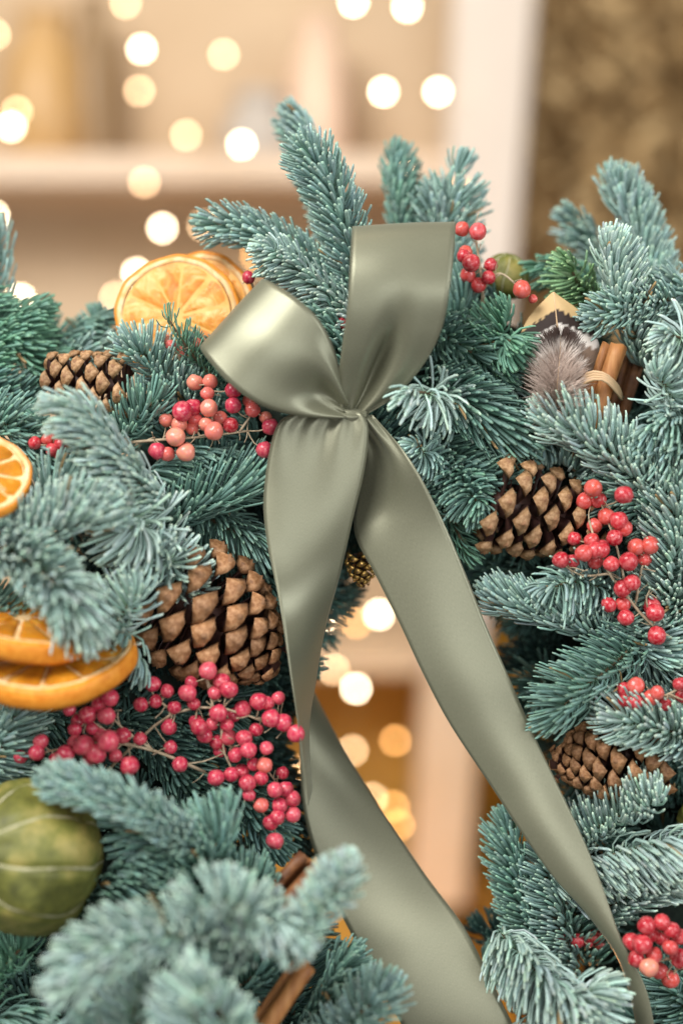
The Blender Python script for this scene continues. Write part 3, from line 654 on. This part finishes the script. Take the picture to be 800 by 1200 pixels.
# tails
lt_l = [(352,482,.018),(324,500,.020),(310,570,.018),(312,630,.016),(328,706,.016),(340,790,.016),(350,854,.014),(357,905,.012),(361,945,.010)]
lt_r = [(424,484,.018),(431,502,.019),(427,548,.019),(412,612,.020),(398,674,.018),(382,735,.016),(369,800,.014),(363,850,.013),(366,925,.010)]
a_, b_ = edge_depth(lt_l, lt_r, [0, 0, .1, .3, .5, .75, .9, 1, 1])
ribbon('left_tail', a_, b_, lambda u, v: .0035*math.sin(math.pi*v)*math.sin(math.pi*min(1, u*1.3))+.0013*math.sin(v*21)*math.exp(-(u/.10)**2)+.0012*math.sin(v*8+1)*math.exp(-(u/.3)**2), wob=.0009)
bk_l = [(352,770,-.045),(350,850,-.042),(358,960,-.036),(385,1040,-.026),(425,1120,-.014),(470,1200,-.004),(520,1290,-.002)]
bk_r = [(352,780,-.045),(396,866,-.042),(440,938,-.036),(497,1024,-.026),(545,1090,-.014),(590,1180,-.002),(640,1280,0)]
a_, b_ = edge_depth(bk_l, bk_r, [.3, .3, .3, .2, .1, 0, 0])
ribbon('back_panel', a_, b_, lambda u, v: .0015*math.sin(math.pi*v), wob=.0009)
rt_l = [(400,484,.014),(424,530,.008),(418,582,.008),(416,626,.008),(440,674,.010),(468,730,.010),(496,790,.010),(528,850,.009),(575,921,.012),(612,977,.018),(650,1030,.022),(687,1071,.024),(725,1127,.024),(745,1199,.022),(750,1250,.02)]
rt_r = [(436,486,.014),(468,522,.012),(492,558,.011),(520,614,.012),(544,670,.012),(568,730,.012),(594,790,.012),(620,850,.011),(650,914,.014),(680,977,.019),(702,1030,.022),(725,1094,.024),(755,1154,.024),(766,1199,.022),(772,1250,.02)]
a_, b_ = edge_depth(rt_l, rt_r, [0, -.2, -.5, -.35, -.15, 0, 0, 0, -.05, -.08, -.1, -.12, -.12, -.12, -.12])
ribbon('right_tail', a_, b_, lambda u, v: .0025*math.sin(math.pi*v)-.004*math.exp(-((u-.08)/.08)**2)*math.exp(-((v-.35)/.25)**2)+.0012*math.sin(v*19)*math.exp(-(u/.07)**2), nu=120, wob=.0011)
# knot: a gathered band with pleats
V, F = [], []; nk, nc_ = 24, 28
for i in range(nk):
    f = i/(nk-1); x = 384+(430-384)*f; r = .0062*math.sin(math.pi*(.12+.76*f))**.6
    for k in range(nc_):
        th = 2*math.pi*k/nc_; rr = r*(1+.10*math.sin(th*7+f*3))
        c = P(x, 486+3*math.sin(f*3), .015); V.append(c+Vector((0, -rr*math.cos(th)*.9, rr*math.sin(th)*.8)))
for i in range(nk-1):
    for k in range(nc_):
        k2 = (k+1) % nc_; F.append((i*nc_+k, i*nc_+k2, (i+1)*nc_+k2, (i+1)*nc_+k))
F.append(tuple(range(nc_-1, -1, -1))); F.append(tuple((nk-1)*nc_+k for k in range(nc_)))
me = mesh_py('knot', V, F, M['satin']); me.uv_layers.new(name='UVMap'); link('knot', me, bow)

# ------------------------------------------------------------------ pine cones
def scale_mesh(name, tipmat, umbo=1.0):
    sec = [(0, .22, .05, .05), (.5, .50, .05, .07), (.74, .62, .05, .10), (.79, .60, .09, .16), (.90, .54, .20, .26), (.98, .30, .15, .17), (1.01, .13, .08*umbo, .08), (1.05, .08, .04, .05)]
    V, F, fm = [], [], []
    for y, w_, tu, tb in sec:
        for x, z in ((-w_, .01), (-w_*.62, tu), (0, tu*1.2), (w_*.62, tu), (w_, .01), (0, -tb*(1.0 if y < .75 else 1.75))): V.append((x, y-(.05*(abs(x)/max(w_, .01)) if y > .75 else 0), z))
    for i in range(len(sec)-1):
        for k in range(6):
            k2 = (k+1) % 6; F.append((i*6+k, (i+1)*6+k, (i+1)*6+k2, i*6+k2)); fm.append(1 if i >= 3 else 0)
    F.append(tuple((len(sec)-1)*6+k for k in range(5, -1, -1))); fm.append(2)
    for k in range(6): fm[-2-k] = 2
    me = mesh_py(name, V, F, [M['scale_dark'], tipmat, M['umbo']], fm)
    bm = bmesh.new(); bm.from_mesh(me); bmesh.ops.recalc_face_normals(bm, faces=bm.faces); bm.to_mesh(me); bm.free()
    return me
SCM = [scale_mesh('cone_scale', M['tip_tan']), scale_mesh('cone_scale', M['tip_pale'])]
def cone(base, tip, R, label, phi0, phi1, n=78, width=.62, which=0, name='pine_cone', thick=1.0, prof=None, meshes=None, core=None):
    b, t = P(*base), P(*tip); ax = (t-b); Ln = ax.length; ax.normalize(); Rm = R*PX
    root = empty(name, b, label, 'pine cone', 'pine cones wired into the wreath')
    ref = Vector((.2, -.5, .8)); u = ax.cross(ref).normalized(); v = ax.cross(u)
    core_r = Rm*.28
    V, F = lathe([(core_r*.6, -.02*Ln), (core_r, .15*Ln), (core_r*.9, .6*Ln), (core_r*.35, .92*Ln)], 12)
    q = ax.to_track_quat('Z', 'Y')
    link('core', mesh_py('core', [q @ Vector(p) for p in V], F, core or M['scale_dark']), root)
    for i in range(n):
        f = (i+.5)/n; th = i*2.399963
        rad = u*math.cos(th)+v*math.sin(th)
        pr = (math.sin(math.pi*min(1, (.16+.84*f)**.62*.98))**.75) if prof is None else prof(f)
        pr = max(pr, .18)
        phi = math.radians(phi0+(phi1-phi0)*f)+random.uniform(-.06, .06)
        d = (ax*math.cos(phi)+rad*math.sin(phi)).normalized()
        start = ax*(f*Ln*.82)+rad*core_r*.5
        ln = max(Rm*.30, (Rm*pr-core_r*.5)/max(.35, math.sin(phi))*.95)
        side = d.cross(ax).normalized(); nrm = side.cross(d).normalized()
        if nrm.dot(ax) < 0: nrm = -nrm; side = -side
        wd = Rm*width*(.35+.65*pr)*random.uniform(.92, 1.06)
        mtx = Matrix((side*wd, d*ln, nrm*Rm*.62*thick*(.5+.5*pr))).transposed().to_4x4()
        mtx.translation = start
        s = link('scale', (meshes or SCM)[which], root); s.matrix_local = mtx
    return root
cone((200,690,.0), (336,792,.004), 86, 'large tan pine cone left of the left ribbon tail above the pink berries', 92, 40, n=70, which=0, width=.48, thick=.74)
cone((578,588,-.004), (712,618,-.018), 68, 'open dark pine cone with pale scale tips right of the right ribbon tail', 104, 62, n=56, which=1, width=.50, thick=.72, prof=lambda f: .95-.35*f**2)
cone((780,878,-.008), (632,898,-.004), 60, 'closed brown pine cone beside the right ribbon tail under a pale sprig', 80, 40, n=84, which=0, width=.50, thick=.8)
cone((150,452,-.010), (44,444,-.004), 42, 'small pale cone lying on its side below the round orange slice', 84, 62, n=48, which=1, width=.62, prof=lambda f: 1-.25*f**2)
GM1 = scale_mesh('cone_scale', M['gold'])
cone((422,648,-.02), (426,692,-.018), 20, 'tiny golden cone hanging at the top of the opening between the ribbon tails', 80, 50, n=40, meshes=[GM1], core=mat('bronze_core', (.12, .06, .02), .5), width=.6)

# ------------------------------------------------------------------ berries
def berry_mesh(mt):
    bm = ball(1.0, 14, 10)
    for v in bm.verts:
        z = v.co.z
        if z > .93: v.co.z -= (z-.93)*1.9
        v.co += v.co*noise.noise(v.co*1.7)*.11
    me = bpy.data.meshes.new('berry'); bm.to_mesh(me); bm.free(); me.materials.append(mt); me.materials.append(M['calyx'])
    for p in me.polygons:
        c = p.center
        if c.z > .78 and math.hypot(c.x, c.y) < .16: p.material_index = 1
    return me
BM = {k: berry_mesh(M[k+'berry']) for k in ('pink', 'red', 'peach')}
def berries(label, stems, pts, d, r=9.8, kind='pink', dj=.006, group='sprays of pink pepper berries'):
    """stems: list of px polylines (x,y,depth); pts: berry centres"""
    o0 = P(*stems[0][0]); root = empty('berry_spray', o0, label, 'berries', group)
    mb = MB(); nodes = []
    for k, st in enumerate(stems):
        sp = spline([tuple(P(*p)-o0) for p in st], 10); nodes += [Vector(p) for p in sp]
        mb.add(*tube(sp, [.0011*(1 if k == 0 else .75)*(1-.4*i/9) for i in range(10)], 6))
    fine = MB()
    for i, p in enumerate(pts):
        x, y = p[0], p[1]; dd = p[2] if len(p) > 2 else d+random.uniform(-dj, dj)
        c = P(x, y, dd)-o0
        rr = r*PX*(p[3] if len(p) > 3 else random.uniform(.80, 1.06))
        b = link('berry', BM[kind] if len(p) < 5 else BM[p[4]], root)
        b.location = c; b.scale = (rr, rr*random.uniform(.92, 1.0), rr*random.uniform(.88, 1.0))
        nd = min(nodes, key=lambda q: (q-c).length+(.004 if (q-c).length < .006 else 0))
        away = (c-nd).normalized()
        look = (away*.6+Vector((random.gauss(0, .5), random.gauss(.1, .6), random.gauss(0, .5)))).normalized()
        b.rotation_mode = 'QUATERNION'; b.rotation_quaternion = look.to_track_quat('Z', 'Y')
        mid = (nd+c)*.5+Vector((random.gauss(0, .0014), random.gauss(0, .0014), -.0012))
        fine.add(*tube(spline([tuple(nd), tuple(mid), tuple(c)], 5), .00042, 5))
    for nd in nodes*2:
        if random.random() < .35:
            v = Vector((random.gauss(0, 1), random.gauss(-.5, .6), random.gauss(0, 1))).normalized()*random.uniform(.004, .010); v2 = Vector((v.z, v.y, -v.x))*.4
            fine.add(*tube(spline([tuple(nd), tuple(nd+v*.5+v2*.3), tuple(nd+v+v2)], 6), [.00042, .0004, .00035, .0003, .00028, .0004], 5))
    link('stalk', mb.mesh('stalk', M['stalk']), root)
    o = link('side_stalks', fine.mesh('side_stalks', M['stalk']), root); o['kind'] = 'stuff'
    return root
# right main cluster
berries('spray of red berries hanging right of the open pine cone, its stalk running down right',
  [[(830,770,.004),(770,738,.010),(735,700,.014),(706,660,.014),(690,610,.012)],[(735,700,.014),(722,640,.014),(700,580,.012)],[(716,672,.013),(680,674,.013),(652,655,.012)],
   [(745,705,.013),(752,665,.013),(765,640,.012)],[(770,738,.01),(757,705,.012),(762,690,.012)]],
  [(695,572),(684,587),(701,586),(731,580,.03),(710,605),(696,616),(725,610),(731,619),(697,645,.018),(720,630,.02),(684,648,.02),(705,645,.02),(693,633),(672,631),(657,656),(670,658),(697,658),(704,642,.012),(716,661,.022),
   (736,658,.022),(745,641),(761,639),(755,655),(740,683),(729,690),(713,709),(730,708),(733,724),(767,718),(763,710,.008),(769,745)], .014, kind='red', r=10.8)
berries('small bunch of red berries under the comb like sprig at the right',
  [[(830,840,.01),(780,815,.022),(735,815,.024)],[(780,815,.022),(800,805,.024)]],
  [(731,808),(745,804),(733,820),(744,823),(762,818),(770,812),(797,802),(800,815),(778,826)], .026, kind='red', r=10)
berries('bunch of red and orange berries at the bottom right corner',
  [[(840,1180,.01),(800,1120,.026),(770,1090,.03)],[(800,1120,.026),(760,1130,.03)],[(800,1120,.026),(785,1150,.03)]],
  [(757,1085),(775,1081),(763,1095),(786,1090),(752,1107,.04),(766,1120),(785,1111,.042),(745,1124,.036),(760,1134,.04,1,'peach'),(797,1124),(785,1148),(775,1100),(796,1098),(772,1138,.028),(740,1104)], .032, kind='red', r=11.3)
berries('two dark red berries peeping out beside the lower end of the right ribbon tail',
  [[(640,1120,-.03),(660,1100,-.022),(705,1100,-.018)]], [(654,1096),(676,1103),(697,1098),(702,1107),(688,1105)], -.02, kind='red', r=9)
berries('red berries standing behind the top right corner of the bow',
  [[(560,400,-.03),(565,340,-.025),(556,270,-.02)],[(565,340,-.025),(585,320,-.02),(612,340,-.01)]],
  [(541,268,-.018,1,'red'),(560,271,-.012,1.1,'peach'),(543,300),(552,308,-.008,1.15),(545,296),(575,310),(572,325),(560,334),(548,322),(611,339,.004,1.15),(624,350,.0,.6)], -.018, kind='red', r=9.6)
berries('single pink berry with a paler one between the orange slice and the bow',
  [[(310,380,-.03),(300,345,-.02),(292,325,-.015)]], [(291,325),(336,331,-.02,.9,'peach'),(318,352,-.02,.7)], -.015, kind='pink', r=9)
berries('deep red berry glimpsed between both bow loops', [[(400,400,-.01),(403,385,-.008),(401,378,-.006)]], [(401,378),(396,388,-.01,.8)], -.006, kind='red', r=9)
# peach cluster upper left
berries('loose spray of peach and pink berries left of the bow knot',
  [[(110,522,.004),(180,516,.006),(235,512,.008),(290,505,.006)],[(235,512,.008),(215,480,.01)],[(250,512,.008),(245,450,.008)],[(280,507,.006),(305,470,.004)],[(180,516,.006),(195,530,.006)]],
  [(228,448),(246,447,.006,.9),(243,461,.012),(273,457,.01,1,'pink'),(273,475,.01,1,'pink'),(214,482,.016,1.2,'pink'),(226,477,.01,1.1,'pink'),(195,492),(210,497,.012),(245,478),(241,497,.014),(251,505,.018,1.1),(206,512,.02,1.15),
   (184,528,.014,1,'pink'),(196,532,.012),(218,530,.018,1.1),(270,498,.006,.95,'red'),(258,490,.004,.9),(229,492,.008,.9),(296,480,.006,.95),(293,470,.004,.9,'red'),(311,489,.004,.8),(317,500,.01,1,'pink'),(310,527,.01,1,'pink'),(225,502,.008,.8)], .01, kind='peach', r=10.2)
berries('little bunch of red berries at the left beside the cut orange slice',
  [[(80,580,.01),(75,545,.016),(62,520,.02)]], [(41,519),(56,515),(68,508),(61,527),(71,534),(62,505,.014),(72,520)], .022, kind='red', r=9)
berries('tiny salmon berries half hidden in front of the orange slice', [[(215,430,-.012),(205,410,-.006),(198,400,-.004)]], [(200,404),(213,412),(231,401),(196,398)], -.006, kind='peach', r=7)
# big pink cluster lower left
berries('left spray of pink berries in front of the orange slices and dark needles',
  [[(240,905,.02),(180,880,.03),(120,870,.034),(60,880,.036)],[(180,880,.03),(140,850,.034),(118,820,.034)],[(150,874,.032),(100,840,.034)]],
  [(129,818,.04,1.1),(116,826),(125,839,.042,1.1),(81,832),(103,838,.04,1.1),(88,855),(108,854),(48,869),(43,882),(24,887,.03,.9),(98,874,.045,1.3),(77,884,.045,1.1),(127,869,.05,1.3),(113,884,.045,1.2),(144,862),(164,866),(88,870),
   (152,898,.05,1.15),(135,886),(66,890),(104,890,.04),(118,862),(92,845,.03)], .036, kind='pink', r=9.6)
berries('large spray of pink berries below the big pine cone, trailing to the ribbon',
  [[(100,930,.01),(160,870,.022),(205,835,.028),(260,830,.030),(320,850,.026)],[(205,835,.028),(180,815,.028),(175,790,.026)],[(250,832,.03),(242,790,.026)],[(260,830,.03),(262,880,.026),(290,930,.02),(322,970,.018)],
   [(262,870,.026),(310,900,.022),(330,930,.02)],[(300,842,.028),(330,845,.024),(348,860,.022)]],
  [(179,802),(196,810,.032),(182,822),(165,826),(204,829,.03),(198,852),(200,876),(211,896),(244,786,.034,1.1),(224,800),(220,812,.034,1.1),(227,825),(260,799,.03,1.1),(268,808,.034,1.1),(252,812),(230,846),(233,852,.036,1.1),(256,836,.036,1.1),
   (248,849),(266,850),(284,831),(303,822,.032,1.1),(313,824,.03),(326,818,.026),(318,842,.034,1.15),(332,847,.032,1.1),(347,860,.034,1.1),(300,855,.024),(268,864,.026),(254,870),(257,880,.022),(286,865,.032,1.1),(276,885,.03),(291,879,.034),(312,877,.028),
   (253,912,.034,1.1),(271,908,.03),(290,918,.034),(306,912,.03),(310,897,.03,1,'peach'),(322,926,.034),(292,932,.032),(335,925,.026),(283,905,.024),(328,944,.03),(306,944,.03,.95,'peach'),(343,936,.026),(325,958,.032),(317,964,.03),(343,955,.028),(322,986,.034,1.1),(297,896),(274,838,.02),(331,906,.02),(240,862,.03)],
  .028, kind='pink', r=9.6)

# ------------------------------------------------------------------ orange slices
def orange(center, R, T, normal, label, flesh='flesh', core='pith', spin=0.0, thing_name='orange_slice', warp=.04):
    """a slice with its face along 'normal' (world vector)"""
    c = P(*center); Rm = R*PX; Tm = T*PX
    root = empty(thing_name, c, label, 'orange slice', 'dried orange slices in the wreath')
    q = Vector(normal).normalized().to_track_quat('Z', 'Y')
    def wz(x, y): return warp*Rm*math.sin(2*math.atan2(y, x)+spin)*((x*x+y*y)/(Rm*Rm))
    def put(V): return [q @ Vector((x, y, z+wz(x, y))) for x, y, z in V]
    n = 72
    def ringmesh(prof):
        V, F = [], []
        for r, z in prof:
            for k in range(n):
                a = 2*math.pi*k/n; rr = r*(1+.016*math.sin(3*a+spin)+.012*math.sin(5*a+spin*2)+.007*math.sin(13*a)); V.append((rr*math.cos(a), rr*math.sin(a), z))
        m_ = len(prof)
        for i in range(m_):
            for k in range(n):
                k2 = (k+1) % n; i2 = (i+1) % m_; F.append((i*n+k, i*n+k2, i2*n+k2, i2*n+k))
        return V, F
    h = Tm/2
    V, F = ringmesh([(.965*Rm, -h), (1.0*Rm, -h*.6), (1.01*Rm, 0), (1.0*Rm, h*.6), (.965*Rm, h), (.955*Rm, h*.9), (.955*Rm, -h*.9)])
    link('rind', mesh_py('rind', put(V), F, M['rind']), root)
    V, F = ringmesh([(.87*Rm, -h*.8), (.953*Rm, -h*.96), (.953*Rm, h*.96), (.90*Rm, h*.95), (.87*Rm, h*.80)])
    link('pith', mesh_py('pith', put(V), F, M['pith']), root)
    # membrane disc, slightly sunk
    V = [(0, 0, h*.62), (0, 0, -h*.62)]; F = []
    for k in range(n):
        a = 2*math.pi*k/n; V += [(.868*Rm*math.cos(a), .868*Rm*math.sin(a), h*.62), (.868*Rm*math.cos(a), .868*Rm*math.sin(a), -h*.62)]
    for k in range(n):
        k2 = (k+1) % n; F += [(0, 2+2*k, 2+2*k2), (1, 3+2*k2, 3+2*k)]
    link('membrane', mesh_py('membrane', put(V), F, M[core]), root)
    ns_ = 10
    for k in range(ns_):
        a0 = 2*math.pi*k/ns_+spin; a1 = a0+2*math.pi/ns_
        rings = []
        am = (a0+a1)/2; gap = .018*Rm
        V, F = [], []
        nr_, na = 8, 8
        for sd in (1, -1):
            for i in range(nr_):
                f = i/(nr_-1); r = .10*Rm+(.855-.10)*Rm*f
                dth = max(.02, (a1-a0)/2-gap/r)
                for j in range(na):
                    g = j/(na-1)*2-1; a = am+g*dth
                    # rounded outline of the wedge
                    rr = r-(.05*Rm*abs(g)**4 if f > .8 else 0)
                    edge = (1-abs(g)**6)*(1-abs(2*f-1)**8)
                    z = sd*h*(.60+.34*edge+.10*noise.noise(Vector((rr*120, a*3, k+spin*7)))*edge)
                    V.append((rr*math.cos(a), rr*math.sin(a), z))
        for sd in (0, 1):
            o = sd*nr_*na
            for i in range(nr_-1):
                for j in range(na-1):
                    t_ = (o+i*na+j, o+(i+1)*na+j, o+(i+1)*na+j+1, o+i*na+j+1); F.append(t_ if sd == 0 else t_[::-1])
        link('segment', mesh_py('segment', put(V), F, M[flesh]), root)
    return root
orange((207,371,-.036), 77, 7, (-.10, -1, .06), 'round dried orange slice standing upright left of the bow', spin=.2, core='membrane')
orange((234,364,-.050), 74, 7, (-.35, -1, .0), 'second orange slice tucked right behind the upright one', spin=.7, core='membrane')
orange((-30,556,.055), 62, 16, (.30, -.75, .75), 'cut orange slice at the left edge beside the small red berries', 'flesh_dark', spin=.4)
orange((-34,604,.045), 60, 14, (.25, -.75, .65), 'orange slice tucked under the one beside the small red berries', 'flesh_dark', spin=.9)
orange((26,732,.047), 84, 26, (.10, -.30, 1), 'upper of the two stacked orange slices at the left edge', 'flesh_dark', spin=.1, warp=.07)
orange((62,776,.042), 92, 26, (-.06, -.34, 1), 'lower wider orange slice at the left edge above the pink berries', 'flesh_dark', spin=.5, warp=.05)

# ------------------------------------------------------------------ dried limes with slits
def lime(center, R, axis, label, nsl=8, squash=.94):
    c = P(*center); Rm = R*PX; root = empty('dried_lime', c, label, 'dried lime', 'dried limes in the wreath')
    q = Vector(axis).normalized().to_track_quat('Z', 'Y')
    V, F = [], []; nu, nv = 96, 40
    def rad(a, t):
        g = abs(math.sin(a*nsl/2)); groove = math.exp(-(g/.16)**2)*math.sin(t)**.8
        return Rm*(1-.055*groove+.022*noise.noise(Vector((math.cos(a)*4, math.sin(a)*4, t*4)))+.075*noise.noise(Vector((math.cos(a)*1.7, math.sin(a)*1.7, t*1.4))))
    for i in range(nv+1):
        t = math.pi*i/nv
        for k in range(nu):
            a = 2*math.pi*k/nu; r = rad(a, t); V.append(q @ Vector((r*math.sin(t)*math.cos(a), r*math.sin(t)*math.sin(a), r*math.cos(t)*squash)))
    for i in range(nv):
        for k in range(nu):
            k2 = (k+1) % nu; F.append((i*nu+k, i*nu+k2, (i+1)*nu+k2, (i+1)*nu+k))
    link('skin', mesh_py('lime_skin', V, F, M['lime']), root)
    for s in range(nsl):
        a = 2*math.pi*s/nsl; pts, rr = [], []
        for i in range(3, nv-2, 1):
            t = math.pi*i/nv; aa = a+.03*math.sin(t*5+s); r = rad(a, t)+.0002
            pts.append(q @ Vector((r*math.sin(t)*math.cos(aa), r*math.sin(t)*math.sin(aa), r*math.cos(t)*squash)))
            rr.append(Rm*.030*math.sin(math.pi*(i-2)/(nv-3))**.5+.0001)
        link('slit', mesh_py('slit', *tube(pts, rr, 6), M['slit']), root)
    return root
lime((34,1004,.052), 84, (-.75, -.62, .12), 'large dried green lime with pale slits at the lower left', nsl=9)
lime((592,324,-.055), 30, (.2, -.5, .9), 'small olive dried lime half hidden behind the berries right of the bow', nsl=6)
lime((838,968,-.004), 46, (-.9, -.4, .1), 'brown dried fruit just showing at the right edge below the closed cone', nsl=6)

# ------------------------------------------------------------------ cinnamon sticks
def quill(a, b, R, label, mt='cinnamon', tie=None, spin=0.0):
    A, B = P(*a), P(*b); ax = B-A; Ln = ax.length; q = ax.to_track_quat('Z', 'Y'); Rm = R*PX
    root = empty('cinnamon_stick', A, label, 'cinnamon stick', 'cinnamon sticks in the wreath')
    prof = []
    nn = 26; 
    for sgn in (1, -1):
        prof_s = []
        for i in range(nn):
            t = i/(nn-1)*2.05*math.pi; r = Rm*(.52-.052*t)
            prof_s.append((sgn*(Rm*.48-r*math.cos(t)*1.0), sgn*(-r*math.sin(t))*1.05, sgn*(-math.cos(t)), -sgn*math.sin(t)))
        prof.append(prof_s)
    mb = MB(); th = .0012; rings = 9
    for ps in prof:
        V, F = [], []
        for z in range(rings):
            f = z/(rings-1); wv = 1+.05*noise.noise(Vector((f*3, R, spin)))
            for (x, y, nx, ny) in ps:
                x2, y2 = x*wv, y*wv; j = .0008*noise.noise(Vector((x*300, y*300, spin))) if z in (0, rings-1) else 0
                V.append((x2, y2, f*Ln+j)); V.append((x2-nx*th, y2-ny*th, f*Ln+j))
        m_ = len(ps)
        for z in range(rings-1):
            for i in range(m_-1):
                o1, o2 = (z*m_+i)*2, ((z+1)*m_+i)*2
                F.append((o1, o1+2, o2+2, o2)); F.append((o1+1, o2+1, o2+3, o1+3))
            for i in (0, m_-1):
                o1, o2 = (z*m_+i)*2, ((z+1)*m_+i)*2; F.append((o1, o2, o2+1, o1+1))
        for z in (0, rings-1):
            for i in range(m_-1):
                o1 = (z*m_+i)*2; F.append((o1, o1+1, o1+3, o1+2))
        mb.add(V, F)
    rot = Quaternion((0, 0, 1), spin)
    me = mesh_py('bark', [q @ (rot @ Vector(v)) for v in mb.V], mb.F, M[mt])
    bm = bmesh.new(); bm.from_mesh(me); bmesh.ops.recalc_face_normals(bm, faces=bm.faces); bm.to_mesh(me); bm.free()
    link('bark', me, root)
    return root
quill((684,512,.000), (720,404,.002), 25, 'upright cinnamon stick right of the feather', spin=.6)
quill((672,506,.000), (692,436,.004), 15, 'short cinnamon stick between the feather and the upright one', spin=2.2)
quill((712,520,-.03), (742,420,-.035), 17, 'cinnamon stick in shade behind the upright one', 'cinnamon_dark', spin=1.5)
quill((300,1085,.055), (366,1012,.050), 25, 'dark cinnamon stick in the lower left beside the back ribbon panel', 'cinnamon_dark', spin=1.0)
quill((292,1225,.065), (358,1128,.06), 24, 'cinnamon stick at the bottom edge left of the back ribbon panel', 'cinnamon', spin=.3)
# raffia loop round the upright stick
mb = MB()
for k in range(4):
    mb.add(*tube(spline([tuple(P(678, 446+3*k, .010)), tuple(P(692, 436+3*k, .020)), tuple(P(708, 438+2.5*k, .020)), tuple(P(722, 450+3*k, .012)), tuple(P(728, 462+2*k, -.004))], 12), .0009, 6))
o = link('raffia_tie', mb.mesh('raffia_tie', M['raffia'])); tag(o, 'pale raffia strands wound over the upright cinnamon stick', 'raffia')

# ------------------------------------------------------------------ tan leaf and feather
def leafobj(name, base, tip, side, wid, cup, label, m_, cat):
    A, B = P(*base), P(*tip); ax = (B-A); Ln = ax.length; ax.normalize(); sv = Vector(side).normalized(); sv = (sv-ax*sv.dot(ax)).normalized(); nv_ = ax.cross(sv)
    if nv_.y > 0: nv_ = -nv_
    V, F = [], []; nu, nw = 60, 25; K = []
    for i in range(nu):
        f = i/(nu-1); w_ = wid*PX*math.sin(math.pi*min(1, .06+f*.93))**.55
        for j in range(nw):
            g = j/(nw-1)*2-1; c_ = f+.13*abs(g)+.012*math.sin(g*40)
            K.append((.62, .42, .20) if c_ > .86 else ((.030, .016, .012) if c_ > .74 else ((.80, .74, .68) if c_ > .62 else (.26, .18, .13))))
            V.append(ax*(f*Ln*(1-.06*g*g))+sv*(w_*g)-nv_*(cup*(g*g)*Ln)-nv_*(.0008*math.sin(abs(g)*6+f*5)*f)+nv_*(.004*math.sin(f*3)))
    for i in range(nu-1):
        for j in range(nw-1): F.append((i*nw+j, i*nw+j+1, (i+1)*nw+j+1, (i+1)*nw+j))
    root = empty(name, A, label, cat)
    o = link('blade', mesh_np('blade', [tuple(v) for v in V], F, m_, col=np.array(K)), root); s = o.modifiers.new('t', 'SOLIDIFY'); s.thickness = .0007
    link('midrib', mesh_py('midrib', *tube([ax*(Ln*t/8)+nv_*(.004*math.sin(t/8*3)+.0004) for t in range(9)], .0005, 5), M['raffia']), root)
    return root
leafobj('banded_feather', (660,480,-.014), (648,342,-.004), (1, 0, .25), 50, .07, 'small tan feather with a black and white chevron above the grey one', M['feather'], 'feather')
fe = empty('feather', P(650, 505, .002), 'soft downy grey brown feather below the black and white chevron', 'feather')
A0 = P(650, 505, .002)
quillp = spline([tuple(P(650,505,.002)-A0), tuple(P(652,460,.012)-A0), tuple(P(655,425,.010)-A0), tuple(P(657,394,.006)-A0)], 24)
link('shaft', mesh_py('shaft', *tube(quillp, [.0006*(1-.6*i/23) for i in range(24)], 5), M['raffia']), fe)
Vf, Qf, Kf = [], [], []
for i in range(2800):
    f = random.random()**.9; sd = random.choice((-1, 1))
    j = f*22.99; k = int(j); p = np.array(quillp[k])*(1-(j-k))+np.array(quillp[k+1])*(j-k)
    ax = unit(quillp[min(k+1, 23)]-quillp[max(k-1, 0)])
    fluffy = max(0, 1-f*1.5)
    ln = PX*(46*math.sin(math.pi*(.14+.80*f))**.6)*random.uniform(.75, 1.1)
    if f > .8: ln *= .85
    sv = np.array([sd, random.gauss(-.35, .35), 0.0])
    d = unit(sv*(.95-.45*f)+ax*(.55+.5*f)+RNG.normal(0, .16+.35*fluffy, 3))
    nd = unit(d+ax*.6+RNG.normal(0, .35+.55*fluffy, 3)+np.array([0, 0, -.25*fluffy]))
    pts = [p+ln*(t*d+t*t*.5*(nd-d)) for t in (0, .33, .66, 1)]
    b0 = len(Vf); wv = np.array([0, 0, 1.])*.00028*(1.3 if f > .6 else .7)
    for t, q_ in enumerate(pts):
        hv = (q_-quillp[0]); e_ = hv[2]/(quillp[-1][2])+.30*abs(hv[0]-quillp[k][0])/(50*PX)
        n_ = random.uniform(.85, 1.15)
        if e_ > .97: col = (.045, .022, .015)
        elif e_ > .87 and abs(hv[0]) < .02: col = (.66, .58, .52)
        elif e_ > .84: col = (.30, .21, .16)
        else:
            g = noise.noise(Vector((f*6, sd*t*.7, 0)))*.5+.5; col = (.36+.28*g, .27+.24*g, .22+.22*g)
        ww = wv*(1 if t < 3 else .3)
        Vf += [q_-ww, q_+ww]; Kf += [[c*n_ for c in col]]*2
    for t in range(3): Qf.append((b0+2*t, b0+2*t+1, b0+2*t+3, b0+2*t+2))
o = link('barbs', mesh_np('barbs', np.array(Vf), Qf, M['feather'], col=np.array(Kf)), fe); o['kind'] = 'stuff'
